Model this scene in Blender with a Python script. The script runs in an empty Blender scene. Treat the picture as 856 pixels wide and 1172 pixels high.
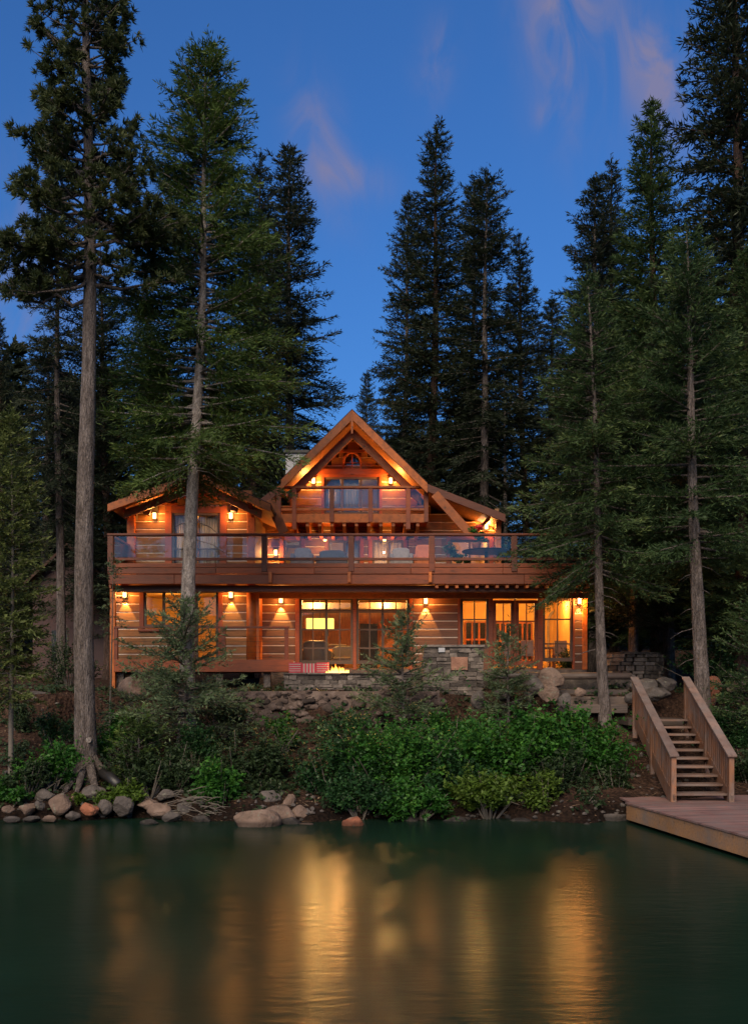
import bpy, math, random
import numpy as np

random.seed(7)
RNG = np.random.default_rng(11)
scene = bpy.context.scene
COL = scene.collection
F = 1100.0            # focal length in pixels of the 856 x 1172 photograph
CAM_Z = 2.9
HOR = 790.0           # horizon row


def X(px, Y): return (px - 428.0) * Y / F
def Z(py, Y): return CAM_Z + (HOR - py) * Y / F


# ----------------------------------------------------------------- materials
def new_mat(name):
    m = bpy.data.materials.new(name)
    m.use_nodes = True
    nt = m.node_tree
    for n in list(nt.nodes):
        nt.nodes.remove(n)
    out = nt.nodes.new('ShaderNodeOutputMaterial')
    return m, nt, out


def N(nt, kind, **kw):
    n = nt.nodes.new(kind)
    for k, v in kw.items():
        if k in n.inputs.keys():
            n.inputs[k].default_value = v
        else:
            setattr(n, k, v)
    return n


def ramp(nt, fac, stops):
    r = nt.nodes.new('ShaderNodeValToRGB')
    e = r.color_ramp.elements
    while len(e) < len(stops):
        e.new(0.5)
    for i, (p, c) in enumerate(stops):
        e[i].position = p
        e[i].color = (c[0], c[1], c[2], 1)
    nt.links.new(fac, r.inputs[0])
    return r.outputs[0]


def mul(nt, a, b, op='MULTIPLY'):
    m = nt.nodes.new('ShaderNodeMath')
    m.operation = op
    for i, q in enumerate((a, b)):
        if isinstance(q, (int, float)):
            m.inputs[i].default_value = q
        else:
            nt.links.new(q, m.inputs[i])
    return m.outputs[0]


def obj_coord(nt, scale=(1, 1, 1)):
    tc = nt.nodes.new('ShaderNodeTexCoord')
    mp = nt.nodes.new('ShaderNodeMapping')
    mp.inputs['Scale'].default_value = scale
    nt.links.new(tc.outputs['Object'], mp.inputs['Vector'])
    return mp.outputs['Vector']


def wood(name, col, grain=(1.2, 14, 14), var=0.5, rough=0.6, bump=0.25, dirt=0.35, grey=0):
    m, nt, out = new_mat(name)
    b = N(nt, 'ShaderNodeBsdfPrincipled', Roughness=rough)
    co = obj_coord(nt, grain)
    at = N(nt, 'ShaderNodeAttribute', attribute_name='rnd')
    ad = nt.nodes.new('ShaderNodeVectorMath'); ad.operation = 'ADD'
    nt.links.new(co, ad.inputs[0])
    sc = nt.nodes.new('ShaderNodeVectorMath'); sc.operation = 'SCALE'
    sc.inputs['Scale'].default_value = 37.0
    nt.links.new(at.outputs['Vector'], sc.inputs[0])
    nt.links.new(sc.outputs[0], ad.inputs[1])
    n1 = N(nt, 'ShaderNodeTexNoise', Scale=2.2, Detail=6.0, Roughness=0.65)
    nt.links.new(ad.outputs[0], n1.inputs['Vector'])
    dk = tuple(c * (1 - var) for c in col)
    lt = tuple(min(1, c * (1 + var * .55)) for c in col)
    c1 = ramp(nt, n1.outputs['Fac'], [(0.28, dk), (0.5, col), (0.75, lt)])
    # plank to plank variation and broad weathering
    mr = N(nt, 'ShaderNodeMapRange')
    mr.inputs['To Min'].default_value = 0.66
    mr.inputs['To Max'].default_value = 1.25
    nt.links.new(at.outputs['Fac'], mr.inputs['Value'])
    n2 = N(nt, 'ShaderNodeTexNoise', Scale=0.9, Detail=4.0)
    co2 = obj_coord(nt)
    nt.links.new(co2, n2.inputs['Vector'])
    mr2 = N(nt, 'ShaderNodeMapRange')
    mr2.inputs['From Min'].default_value = .3
    mr2.inputs['From Max'].default_value = .7
    mr2.inputs['To Min'].default_value = 1 - dirt
    mr2.inputs['To Max'].default_value = 1.1
    nt.links.new(n2.outputs['Fac'], mr2.inputs['Value'])
    k = mul(nt, mr.outputs[0], mr2.outputs[0])
    kn = N(nt, 'ShaderNodeTexVoronoi', Scale=1.0)
    kc = obj_coord(nt, tuple(max(1.6, min(g, 5.0)) for g in grain))
    nt.links.new(kc, kn.inputs['Vector'])
    km = N(nt, 'ShaderNodeMapRange'); km.inputs['From Min'].default_value = .05; km.inputs['From Max'].default_value = .16; km.inputs['To Min'].default_value = .35
    nt.links.new(kn.outputs['Distance'], km.inputs['Value'])
    k = mul(nt, k, km.outputs[0])
    hs = nt.nodes.new('ShaderNodeHueSaturation')
    nt.links.new(c1, hs.inputs['Color'])
    nt.links.new(k, hs.inputs['Value'])
    c2 = hs.outputs[0]
    if grey:
        gn = N(nt, 'ShaderNodeTexNoise', Scale=2.3, Detail=8.0, Roughness=.7)
        nt.links.new(co2, gn.inputs['Vector'])
        gf = ramp(nt, gn.outputs['Fac'], [(.42, (0, 0, 0)), (.68, (grey, grey, grey))])
        gm_ = nt.nodes.new('ShaderNodeMix'); gm_.data_type = 'RGBA'
        nt.links.new(gf, gm_.inputs['Factor']); nt.links.new(c2, gm_.inputs['A']); gm_.inputs['B'].default_value = (.17, .145, .135, 1)
        c2 = gm_.outputs['Result']
    nt.links.new(c2, b.inputs['Base Color'])
    bp = N(nt, 'ShaderNodeBump', Strength=bump, Distance=0.02)
    nt.links.new(n1.outputs['Fac'], bp.inputs['Height'])
    nt.links.new(bp.outputs[0], b.inputs['Normal'])
    nt.links.new(b.outputs[0], out.inputs[0])
    return m


def noisy(name, stops, scale=3.0, detail=8.0, rough=0.85, bump=0.5, dist=0.05, stretch=(1, 1, 1), rndvar=0.0, spec=0.3, wet=False):
    m, nt, out = new_mat(name)
    b = N(nt, 'ShaderNodeBsdfPrincipled', Roughness=rough)
    b.inputs['Specular IOR Level'].default_value = spec
    co = obj_coord(nt, stretch)
    oi = nt.nodes.new('ShaderNodeObjectInfo')
    ad = nt.nodes.new('ShaderNodeVectorMath'); ad.operation = 'ADD'
    sc = nt.nodes.new('ShaderNodeVectorMath'); sc.operation = 'SCALE'
    sc.inputs[0].default_value = (31, 17, 23)
    nt.links.new(oi.outputs['Random'], sc.inputs['Scale'])
    nt.links.new(co, ad.inputs[0]); nt.links.new(sc.outputs[0], ad.inputs[1])
    n1 = N(nt, 'ShaderNodeTexNoise', Scale=scale, Detail=detail, Roughness=0.62)
    nt.links.new(ad.outputs[0], n1.inputs['Vector'])
    c = ramp(nt, n1.outputs['Fac'], stops)
    if rndvar:
        at = N(nt, 'ShaderNodeAttribute', attribute_name='rnd')
        mr = N(nt, 'ShaderNodeMapRange')
        mr.inputs['To Min'].default_value = 1 - rndvar
        mr.inputs['To Max'].default_value = 1 + rndvar
        nt.links.new(at.outputs['Fac'], mr.inputs['Value'])
        hs = nt.nodes.new('ShaderNodeHueSaturation')
        nt.links.new(c, hs.inputs['Color']); nt.links.new(mr.outputs[0], hs.inputs['Value'])
        c = hs.outputs[0]
    if wet:
        li = N(nt, 'ShaderNodeTexNoise', Scale=7.0, Detail=6.0)
        nt.links.new(ad.outputs[0], li.inputs['Vector'])
        lf = ramp(nt, li.outputs['Fac'], [(0.60, (0, 0, 0)), (0.68, (.7, .7, .7))])
        ml = nt.nodes.new('ShaderNodeMix'); ml.data_type = 'RGBA'
        nt.links.new(lf, ml.inputs['Factor']); nt.links.new(c, ml.inputs['A']); ml.inputs['B'].default_value = (.17, .165, .13, 1)
        gp = nt.nodes.new('ShaderNodeNewGeometry'); sx = nt.nodes.new('ShaderNodeSeparateXYZ'); nt.links.new(gp.outputs['Position'], sx.inputs[0])
        wz = N(nt, 'ShaderNodeMapRange'); wz.inputs['From Min'].default_value = .03; wz.inputs['From Max'].default_value = .10
        wz.inputs['To Min'].default_value = .35; wz.inputs['To Max'].default_value = 1.0
        nt.links.new(mul(nt, sx.outputs['Z'], mul(nt, n1.outputs['Fac'], .08), 'SUBTRACT'), wz.inputs['Value'])
        h3 = nt.nodes.new('ShaderNodeHueSaturation'); nt.links.new(ml.outputs['Result'], h3.inputs['Color']); nt.links.new(wz.outputs[0], h3.inputs['Value'])
        c = h3.outputs[0]
    nt.links.new(c, b.inputs['Base Color'])
    if 'bark' in name:
        vo = N(nt, 'ShaderNodeTexVoronoi', Scale=scale * 2.2); vo.feature = 'DISTANCE_TO_EDGE'
        wn = N(nt, 'ShaderNodeTexNoise', Scale=scale * 1.5, Detail=4.0)
        nt.links.new(ad.outputs[0], wn.inputs['Vector'])
        wa = nt.nodes.new('ShaderNodeVectorMath'); wa.operation = 'MULTIPLY_ADD'
        wa.inputs[1].default_value = (.25, .25, .25)
        nt.links.new(wn.outputs['Color'], wa.inputs[0]); nt.links.new(ad.outputs[0], wa.inputs[2])
        nt.links.new(wa.outputs[0], vo.inputs['Vector'])
        cr = N(nt, 'ShaderNodeMapRange'); cr.inputs['From Max'].default_value = .12; cr.inputs['To Min'].default_value = .45
        nt.links.new(vo.outputs['Distance'], cr.inputs['Value'])
        h4 = nt.nodes.new('ShaderNodeHueSaturation'); nt.links.new(c, h4.inputs['Color']); nt.links.new(cr.outputs[0], h4.inputs['Value'])
        nt.links.new(h4.outputs[0], b.inputs['Base Color'])
    n2 = N(nt, 'ShaderNodeTexNoise', Scale=scale * 4, Detail=5.0)
    nt.links.new(ad.outputs[0], n2.inputs['Vector'])
    bp = N(nt, 'ShaderNodeBump', Strength=bump, Distance=dist)
    nt.links.new(mul(nt, n1.outputs['Fac'], n2.outputs['Fac'], 'ADD'), bp.inputs['Height'])
    nt.links.new(bp.outputs[0], b.inputs['Normal'])
    nt.links.new(b.outputs[0], out.inputs[0])
    return m


def plain(name, col, rough=0.6, metal=0.0):
    m, nt, out = new_mat(name)
    b = N(nt, 'ShaderNodeBsdfPrincipled', Roughness=rough, Metallic=metal)
    n1 = N(nt, 'ShaderNodeTexNoise', Scale=7.0, Detail=5.0)
    nt.links.new(obj_coord(nt), n1.inputs['Vector'])
    c = ramp(nt, n1.outputs['Fac'], [(0.3, tuple(x * .82 for x in col)), (0.7, tuple(min(1, x * 1.1) for x in col))])
    nt.links.new(c, b.inputs['Base Color'])
    nt.links.new(b.outputs[0], out.inputs[0])
    return m


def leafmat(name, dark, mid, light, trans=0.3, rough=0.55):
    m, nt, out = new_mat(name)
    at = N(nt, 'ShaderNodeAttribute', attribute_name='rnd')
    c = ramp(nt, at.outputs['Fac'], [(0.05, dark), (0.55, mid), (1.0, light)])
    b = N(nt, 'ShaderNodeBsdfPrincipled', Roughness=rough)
    b.inputs['Specular IOR Level'].default_value = 0.25
    nt.links.new(c, b.inputs['Base Color'])
    t = nt.nodes.new('ShaderNodeBsdfTranslucent')
    nt.links.new(c, t.inputs['Color'])
    mx = N(nt, 'ShaderNodeMixShader')
    mx.inputs[0].default_value = trans
    nt.links.new(b.outputs[0], mx.inputs[1]); nt.links.new(t.outputs[0], mx.inputs[2])
    nt.links.new(mx.outputs[0], out.inputs[0])
    return m


def emit(name, col, strength):
    m, nt, out = new_mat(name)
    e = N(nt, 'ShaderNodeEmission', Strength=strength)
    e.inputs['Color'].default_value = (*col, 1)
    nt.links.new(e.outputs[0], out.inputs[0])
    return m


def glass(name, refl=0.1, tint=(1, 1, 1), rough=0.0):
    m, nt, out = new_mat(name)
    t = nt.nodes.new('ShaderNodeBsdfTransparent')
    t.inputs['Color'].default_value = (*tint, 1)
    g = N(nt, 'ShaderNodeBsdfGlossy', Roughness=rough)
    lw = N(nt, 'ShaderNodeFresnel', IOR=1.5)
    k = mul(nt, lw.outputs[0], refl)
    mx = nt.nodes.new('ShaderNodeMixShader')
    nt.links.new(k, mx.inputs[0])
    nt.links.new(t.outputs[0], mx.inputs[1]); nt.links.new(g.outputs[0], mx.inputs[2])
    nt.links.new(mx.outputs[0], out.inputs[0])
    return m


M = {}
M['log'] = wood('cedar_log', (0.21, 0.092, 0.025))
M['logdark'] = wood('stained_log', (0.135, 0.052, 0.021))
M['timber'] = wood('timber', (0.40, 0.098, 0.010), grain=(3, 3, 3))
M['beam'] = wood('beam_timber', (0.20, 0.040, 0.006))
M['rail'] = wood('rail_timber', (0.13, 0.026, 0.006))
M['red'] = wood('red_trim', (0.23, 0.048, 0.012), var=.3)
M['frame'] = wood('bronze_frame', (0.075, 0.05, 0.035), var=.3)
M['soffit'] = wood('soffit_boards', (0.34, 0.15, 0.055), grain=(10, 1.2, 10))
M['chink'] = noisy('chinking', [(0.3, (.60, .53, .44)), (0.7, (.78, .71, .62))], scale=6, bump=.2)
M['shingle'] = noisy('shingles', [(0.3, (.035, .018, .014)), (0.7, (.085, .045, .034))], scale=5, stretch=(1, 1, 4))
M['wallwarm'] = noisy('plaster_warm', [(0.3, (.58, .34, .11)), (0.7, (.68, .42, .15))], scale=2, bump=.1)
M['wallwood'] = wood('panelling', (0.36, 0.155, 0.05), grain=(10, 10, 1))
M['woodfloor'] = wood('floor_boards', (0.22, 0.11, 0.05), grain=(1, 10, 10))
M['curtain'] = noisy('curtain', [(0.35, (.55, .47, .38)), (0.65, (.75, .68, .58))], scale=3, stretch=(14, 14, .3), bump=.6)
M['black'] = plain('black_metal', (0.018, 0.016, 0.015), rough=.45)
M['white'] = plain('white_stucco', (0.40, 0.40, 0.42), rough=.85)
M['glass'] = glass('window_glass', .7)
M['railglass'] = glass('rail_glass', 1.15, tint=(.93, .94, .94))
M['lampglass'] = emit('lamp_glass', (1.0, .47, .12), 2.2)
M['lampbright'] = emit('lamp_shade_lit', (1.0, .62, .12), .45)
M['downlight'] = emit('downlight', (1.0, .72, .3), 1.5)
M['stone'] = noisy('wall_stone', [(0.25, (.05, .042, .037)), (0.5, (.11, .09, .078)), (0.75, (.20, .165, .14))], scale=4, rndvar=.6)
M['stonered'] = noisy('red_stone', [(0.3, (.2, .095, .065)), (0.7, (.34, .18, .125))], scale=4)
M['rock'] = noisy('granite', [(0.25, (.065, .045, .036)), (0.5, (.16, .108, .083)), (0.75, (.27, .19, .15))], scale=2.4, bump=.9, wet=True)
M['rockgrey'] = noisy('grey_granite', [(0.25, (.034, .028, .026)), (0.5, (.08, .068, .062)), (0.75, (.15, .125, .115))], scale=2.6, bump=.9, wet=True)
M['rockorange'] = noisy('orange_granite', [(0.25, (.18, .065, .036)), (0.5, (.30, .11, .06)), (0.75, (.4, .17, .10))], scale=2.6, bump=.9, wet=True)
M['rubble'] = noisy('rubble_stone', [(0.25, (.032, .023, .019)), (0.5, (.085, .060, .050)), (0.75, (.165, .122, .102))], scale=3, rndvar=.55)
M['bark'] = noisy('bark_grey', [(0.3, (.07, .054, .048)), (0.5, (.17, .137, .124)), (0.72, (.30, .25, .23))], scale=5, stretch=(2.2, 2.2, .45), bump=1.0, dist=.08)
M['barkpale'] = noisy('bark_pale', [(0.3, (.12, .10, .09)), (0.5, (.28, .24, .22)), (0.72, (.42, .37, .34))], scale=5, stretch=(2.2, 2.2, .8), bump=.8, dist=.06)
M['barkbrown'] = noisy('bark_brown', [(0.3, (.045, .026, .02)), (0.5, (.12, .07, .05)), (0.72, (.21, .13, .10))], scale=5, stretch=(2.4, 2.4, .4), bump=1.0, dist=.1)
M['twig'] = plain('bare_twig', (0.13, 0.11, 0.09), rough=.9)
M['dockboard'] = wood('dock_boards', (0.24, 0.128, 0.112), var=.4, grain=(1, 12, 12), grey=.75)
M['dockside'] = wood('dock_fascia', (0.34, 0.175, 0.08), var=.45, grey=.75)
M['stairwood'] = wood('stair_cedar', (0.25, 0.112, 0.056), var=.55, grain=(9, 9, 1.2), grey=.75)
M['stairrail'] = wood('rail_cap', (0.20, 0.13, 0.105), var=.45, grain=(4, 1.5, 4), grey=.75)
M['tread'] = wood('tread_boards', (0.20, 0.115, 0.085), var=.35, grey=.75)
M['log_edge'] = wood('weathered_log', (0.105, 0.075, 0.06), var=.6)
M['fir_olive'] = leafmat('needles_olive', (.030, .056, .014), (.068, .114, .028), (.18, .25, .055))
M['fir_dark'] = leafmat('needles_dark', (.013, .021, .012), (.026, .037, .019), (.052, .064, .031))
M['fir_green'] = leafmat('needles_green', (.022, .046, .018), (.052, .092, .032), (.17, .22, .07))
M['fir_grey'] = leafmat('needles_grey', (.045, .072, .038), (.10, .145, .072), (.22, .29, .14))
M['fir_back'] = leafmat('needles_grey_dark', (.014, .022, .015), (.030, .042, .026), (.065, .08, .05))
M['fir_yellow'] = leafmat('needles_yellow_green', (.055, .075, .022), (.11, .14, .04), (.20, .24, .075))
M['pine'] = leafmat('needles_pine', (.024, .036, .014), (.050, .068, .024), (.10, .115, .04))
M['leaf_a'] = leafmat('leaves_bright', (.016, .060, .012), (.038, .135, .02), (.11, .27, .04), trans=.35, rough=.45)
M['leaf_b'] = leafmat('leaves_deep', (.012, .036, .014), (.024, .072, .022), (.055, .13, .038), trans=.3, rough=.45)
M['leaf_c'] = leafmat('leaves_yellow', (.05, .085, .014), (.085, .15, .02), (.16, .24, .05), trans=.4, rough=.5)
M['leaf_d'] = leafmat('leaves_dull', (.013, .027, .010), (.028, .052, .020), (.06, .095, .038), trans=.3)
M['cushion'] = noisy('red_cloth', [(0.3, (.36, .03, .05)), (0.7, (.5, .05, .08))], scale=6, bump=.1)
M['cushwhite'] = plain('white_cloth', (.34, .28, .25), rough=.9)
M['cushgrey'] = plain('grey_cloth', (.12, .11, .115), rough=.9)
M['cushorange'] = plain('orange_cloth', (.55, .16, .06), rough=.9)
M['dark_leather'] = plain('dark_leather', (.03, .022, .018), rough=.5)
M['darkpane'] = plain('dark_pane', (.02, .02, .02), rough=.15)
M['terracotta'] = plain('terracotta', (.3, .1, .05), rough=.8)
M['petal'] = plain('red_petals', (.6, .03, .03), rough=.6)


# ----------------------------------------------------------------- mesh builders
class MB:
    def __init__(s):
        s.v = []; s.f = []; s.m = []; s.r = []

    def _add(s, vs, fs, m=0, r=None):
        k = len(s.v)
        s.v += [tuple(map(float, p)) for p in vs]
        r = random.random() if r is None else r
        for f in fs:
            s.f.append(tuple(k + i for i in f)); s.m.append(m); s.r.append(r)
        return s

    def box(s, x0, x1, y0, y1, z0, z1, m=0, r=None):
        return s._add([(x0, y0, z0), (x1, y0, z0), (x1, y1, z0), (x0, y1, z0), (x0, y0, z1), (x1, y0, z1), (x1, y1, z1), (x0, y1, z1)],
                      [(0, 3, 2, 1), (4, 5, 6, 7), (0, 1, 5, 4), (1, 2, 6, 5), (2, 3, 7, 6), (3, 0, 4, 7)], m, r)

    def beam(s, p0, p1, w, h, m=0, up=(0, 0, 1)):
        p0 = np.array(p0, float); p1 = np.array(p1, float)
        d = p1 - p0; d /= np.linalg.norm(d)
        u = np.array(up, float)
        sd = np.cross(d, u); sd /= np.linalg.norm(sd)
        u = np.cross(sd, d)
        a = sd * w / 2; b = u * h / 2
        vs = [p0 - a - b, p0 + a - b, p0 + a + b, p0 - a + b, p1 - a - b, p1 + a - b, p1 + a + b, p1 - a + b]
        return s._add(vs, [(0, 1, 2, 3), (7, 6, 5, 4), (0, 4, 5, 1), (1, 5, 6, 2), (2, 6, 7, 3), (3, 7, 4, 0)], m)

    def tube(s, pts, rad, n=8, m=0, jit=0.0):
        pts = [np.array(p, float) for p in pts]
        vs = []; fs = []
        r0 = random.random()
        for i, p in enumerate(pts):
            d = pts[min(i + 1, len(pts) - 1)] - pts[max(i - 1, 0)]
            d /= (np.linalg.norm(d) + 1e-9)
            ref = np.array((0, 1, 0.)) if abs(d[1]) < .9 else np.array((1., 0, 0))
            a = np.cross(d, ref); a /= np.linalg.norm(a); b = np.cross(d, a)
            for k in range(n):
                t = 2 * math.pi * k / n
                q = rad[i] * (1 + (random.uniform(-jit, jit) if jit else 0))
                vs.append(p + (a * math.cos(t) + b * math.sin(t)) * q)
        for i in range(len(pts) - 1):
            for k in range(n):
                fs.append((i * n + k, i * n + (k + 1) % n, (i + 1) * n + (k + 1) % n, (i + 1) * n + k))
        fs.append(tuple(range(n))[::-1]); fs.append(tuple((len(pts) - 1) * n + k for k in range(n)))
        return s._add(vs, fs, m, r0)

    def lathe(s, prof, c, n=16, m=0):
        vs = []; fs = []
        for (r, z) in prof:
            for k in range(n):
                t = 2 * math.pi * k / n
                vs.append((c[0] + r * math.cos(t), c[1] + r * math.sin(t), c[2] + z))
        for i in range(len(prof) - 1):
            for k in range(n):
                fs.append((i * n + k, i * n + (k + 1) % n, (i + 1) * n + (k + 1) % n, (i + 1) * n + k))
        fs.append(tuple(range(n))[::-1]); fs.append(tuple((len(prof) - 1) * n + k for k in range(n)))
        return s._add(vs, fs, m)

    def prism(s, pts, y0, y1, m=0):
        n = len(pts)
        vs = [(p[0], y0, p[1]) for p in pts] + [(p[0], y1, p[1]) for p in pts]
        fs = [tuple(range(n)), tuple(range(2 * n - 1, n - 1, -1))]
        for i in range(n):
            j = (i + 1) % n
            fs.append((j, i, n + i, n + j))
        return s._add(vs, fs, m)

    def stone(s, c, r, sub=2, m=0, seed=None, flat=None):
        v, f = stone_mesh(sub, seed)
        v = v * np.array(r) + np.array(c)
        return s._add(v, f, m)

    def build(s, name, mats, parent=None, smooth=False, bevel=0.0):
        me = bpy.data.meshes.new(name)
        o = bpy.data.objects.new(name, me)
        COL.objects.link(o)
        org = np.zeros(3)
        if parent is not None:
            o.parent = parent
            p = parent
            while p is not None:
                org += np.array(p.location); p = p.parent
        v = [tuple(np.array(q) - org) for q in s.v]
        me.from_pydata(v, [], s.f)
        if not isinstance(mats, (list, tuple)):
            mats = [mats]
        for q in mats:
            me.materials.append(q)
        me.polygons.foreach_set('material_index', s.m)
        a = me.attributes.new('rnd', 'FLOAT', 'FACE'); a.data.foreach_set('value', s.r)
        if smooth:
            me.polygons.foreach_set('use_smooth', [True] * len(s.f))
        me.update()
        if bevel:
            b = o.modifiers.new('bevel', 'BEVEL'); b.width = bevel; b.segments = 2; b.limit_method = 'ANGLE'
        return o


_ico = {}


def ico(sub):
    if sub in _ico:
        return _ico[sub]
    import bmesh
    bm = bmesh.new(); bmesh.ops.create_icosphere(bm, subdivisions=sub, radius=1)
    v = np.array([p.co[:] for p in bm.verts]); f = [tuple(q.index for q in p.verts) for p in bm.faces]
    bm.free(); _ico[sub] = (v, f)
    return _ico[sub]


def stone_mesh(sub=2, seed=None):
    rg = np.random.default_rng(seed if seed is not None else random.randrange(10 ** 9))
    v, f = ico(sub)
    v = v.copy()
    # chop with random planes for facets, keeping the edges soft
    for _ in range(9):
        n = rg.normal(size=3); n /= np.linalg.norm(n)
        d = rg.uniform(.55, .9)
        t = v @ n - d
        v = np.where((t > 0)[:, None], v - n * (t * .96)[:, None], v)
    for k in range(4):
        w = rg.normal(size=3) * (1.5 + 1.6 * k); ph = rg.uniform(0, 6.28)
        v = v * (1 + .045 / (1 + k * .5) * np.sin(v @ w + ph))[:, None]
    return v, f


def quads_obj(name, V, rnd, mat, parent=None):
    V = np.asarray(V, np.float32); n = len(V)
    me = bpy.data.meshes.new(name)
    me.vertices.add(n * 4); me.loops.add(n * 4); me.polygons.add(n)
    me.vertices.foreach_set('co', V.reshape(-1))
    me.loops.foreach_set('vertex_index', np.arange(n * 4, dtype=np.int32))
    me.polygons.foreach_set('loop_start', np.arange(0, n * 4, 4, dtype=np.int32))
    a = me.attributes.new('rnd', 'FLOAT', 'FACE'); a.data.foreach_set('value', np.asarray(rnd, np.float32))
    me.materials.append(mat)
    me.update(calc_edges=True)
    o = bpy.data.objects.new(name, me); COL.objects.link(o)
    if parent is not None:
        o.parent = parent
    return o


def thing(name, label, cat, loc=(0, 0, 0), group=None, rz=0.0):
    o = bpy.data.objects.new(name, None); COL.objects.link(o)
    o.location = loc; o.rotation_euler = (0, 0, rz)
    o.empty_display_size = .1
    o['label'] = label; o['category'] = cat
    if group:
        o['group'] = group
    return o


def tag(o, label, cat, group=None):
    o['label'] = label; o['category'] = cat
    if group:
        o['group'] = group
    return o


def struct(o, kind='structure'):
    o['kind'] = kind
    return o


def copy_tree(o, parent=None):
    c = o.copy(); COL.objects.link(c)
    c.parent = parent
    for ch in list(o.children):
        copy_tree(ch, c)
    return c


LK = .62     # the lamps are set for the dusk exposure


def lamp(kind, loc, energy, col, parent=None, **kw):
    d = bpy.data.lights.new('lamp_light', kind)
    d.energy = energy * LK; d.color = col
    for k, v in kw.items():
        if k != 'rot':
            setattr(d, k, v)
    o = bpy.data.objects.new('lamp_light', d); COL.objects.link(o)
    if 'rot' in kw:
        o.rotation_euler = kw['rot']
    org = np.zeros(3)
    if parent is not None:
        o.parent = parent; org = np.array(parent.location)
    o.location = tuple(np.array(loc) - org)
    return o


# ----------------------------------------------------------------- camera, sky, sun
cam = bpy.data.cameras.new('camera'); cam_o = bpy.data.objects.new('camera', cam); COL.objects.link(cam_o)
cam_o.location = (0, 0, CAM_Z); cam_o.rotation_euler = (math.pi / 2, 0, 0)
cam.sensor_fit = 'VERTICAL'; cam.sensor_height = 36; cam.lens = F / 1172 * 36
cam.shift_y = (HOR - 586) / 1172
cam.clip_start = .1; cam.clip_end = 3000
scene.camera = cam_o

SUN_EL, SUN_AZ = math.radians(0.6), math.radians(196)   # just set, behind the camera
world = bpy.data.worlds.new('World'); scene.world = world; world.use_nodes = True
wt = world.node_tree
for n in list(wt.nodes):
    wt.nodes.remove(n)
wo = wt.nodes.new('ShaderNodeOutputWorld')
bg = N(wt, 'ShaderNodeBackground', Strength=0.12)
sky = wt.nodes.new('ShaderNodeTexSky'); sky.sky_type = 'NISHITA'; sky.sun_disc = False
sky.sun_elevation = SUN_EL; sky.sun_rotation = SUN_AZ
sky.altitude = 1900; sky.air_density = 1.0; sky.dust_density = .4; sky.ozone_density = 4.0
# thin pink clouds: a few drifts at their own bearings, broken up by noise
tc = wt.nodes.new('ShaderNodeTexCoord')
sep = wt.nodes.new('ShaderNodeSeparateXYZ'); wt.links.new(tc.outputs['Generated'], sep.inputs[0])
cu = mul(wt, sep.outputs['X'], mul(wt, sep.outputs['Y'], .05, 'MAXIMUM'), 'DIVIDE')
cv = mul(wt, sep.outputs['Z'], mul(wt, sep.outputs['Y'], .05, 'MAXIMUM'), 'DIVIDE')
cmb = wt.nodes.new('ShaderNodeCombineXYZ'); wt.links.new(cu, cmb.inputs[0]); wt.links.new(cv, cmb.inputs[1])
mp = wt.nodes.new('ShaderNodeMapping'); mp.inputs['Scale'].default_value = (17, 7, 1); mp.inputs['Location'].default_value = (3.1, 1.4, 0)
wt.links.new(cmb.outputs[0], mp.inputs['Vector'])
cn = N(wt, 'ShaderNodeTexNoise', Scale=1.0, Detail=6.0, Roughness=.55, Distortion=1.1)
wt.links.new(mp.outputs[0], cn.inputs['Vector'])
total = None
for (px, py, sx, sy, tilt, k) in ((648, 45, 42, 95, .25, .8), (752, 75, 36, 80, .35, .9), (365, 165, 26, 70, .45, .6), (392, 200, 40, 24, .3, .5), (500, 65, 20, 45, -.2, .35), (628, 132, 16, 16, 0, .5), (30, 330, 120, 120, 0, .35)):
    u = mul(wt, mul(wt, cu, (px - 428) / F, 'SUBTRACT'), F / sx)
    v = mul(wt, mul(wt, cv, (HOR - py) / F, 'SUBTRACT'), F / sy)
    u = mul(wt, u, mul(wt, v, tilt * 1.5), 'ADD')
    d2 = mul(wt, mul(wt, u, u), mul(wt, v, v), 'ADD')
    g = mul(wt, mul(wt, 2.718, mul(wt, d2, -.9), 'POWER'), k)
    total = g if total is None else mul(wt, total, g, 'ADD')
mr = N(wt, 'ShaderNodeMapRange'); mr.interpolation_type = 'SMOOTHSTEP'
mr.inputs['From Min'].default_value = .30; mr.inputs['From Max'].default_value = .75
wt.links.new(cn.outputs['Fac'], mr.inputs['Value'])
cf = mul(wt, mul(wt, mul(wt, total, mr.outputs[0]), 1.35), .8, 'MINIMUM')
mixc = wt.nodes.new('ShaderNodeMix'); mixc.data_type = 'RGBA'
wt.links.new(cf, mixc.inputs['Factor'])
hs = wt.nodes.new('ShaderNodeHueSaturation'); hs.inputs['Value'].default_value = 1.08; hs.inputs['Saturation'].default_value = .98
wt.links.new(sky.outputs[0], hs.inputs['Color'])
wt.links.new(hs.outputs[0], mixc.inputs['A'])
mixc.inputs['B'].default_value = (.40, .36, .56, 1)
wt.links.new(mixc.outputs['Result'], bg.inputs['Color'])
wt.links.new(bg.outputs[0], wo.inputs[0])

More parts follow.
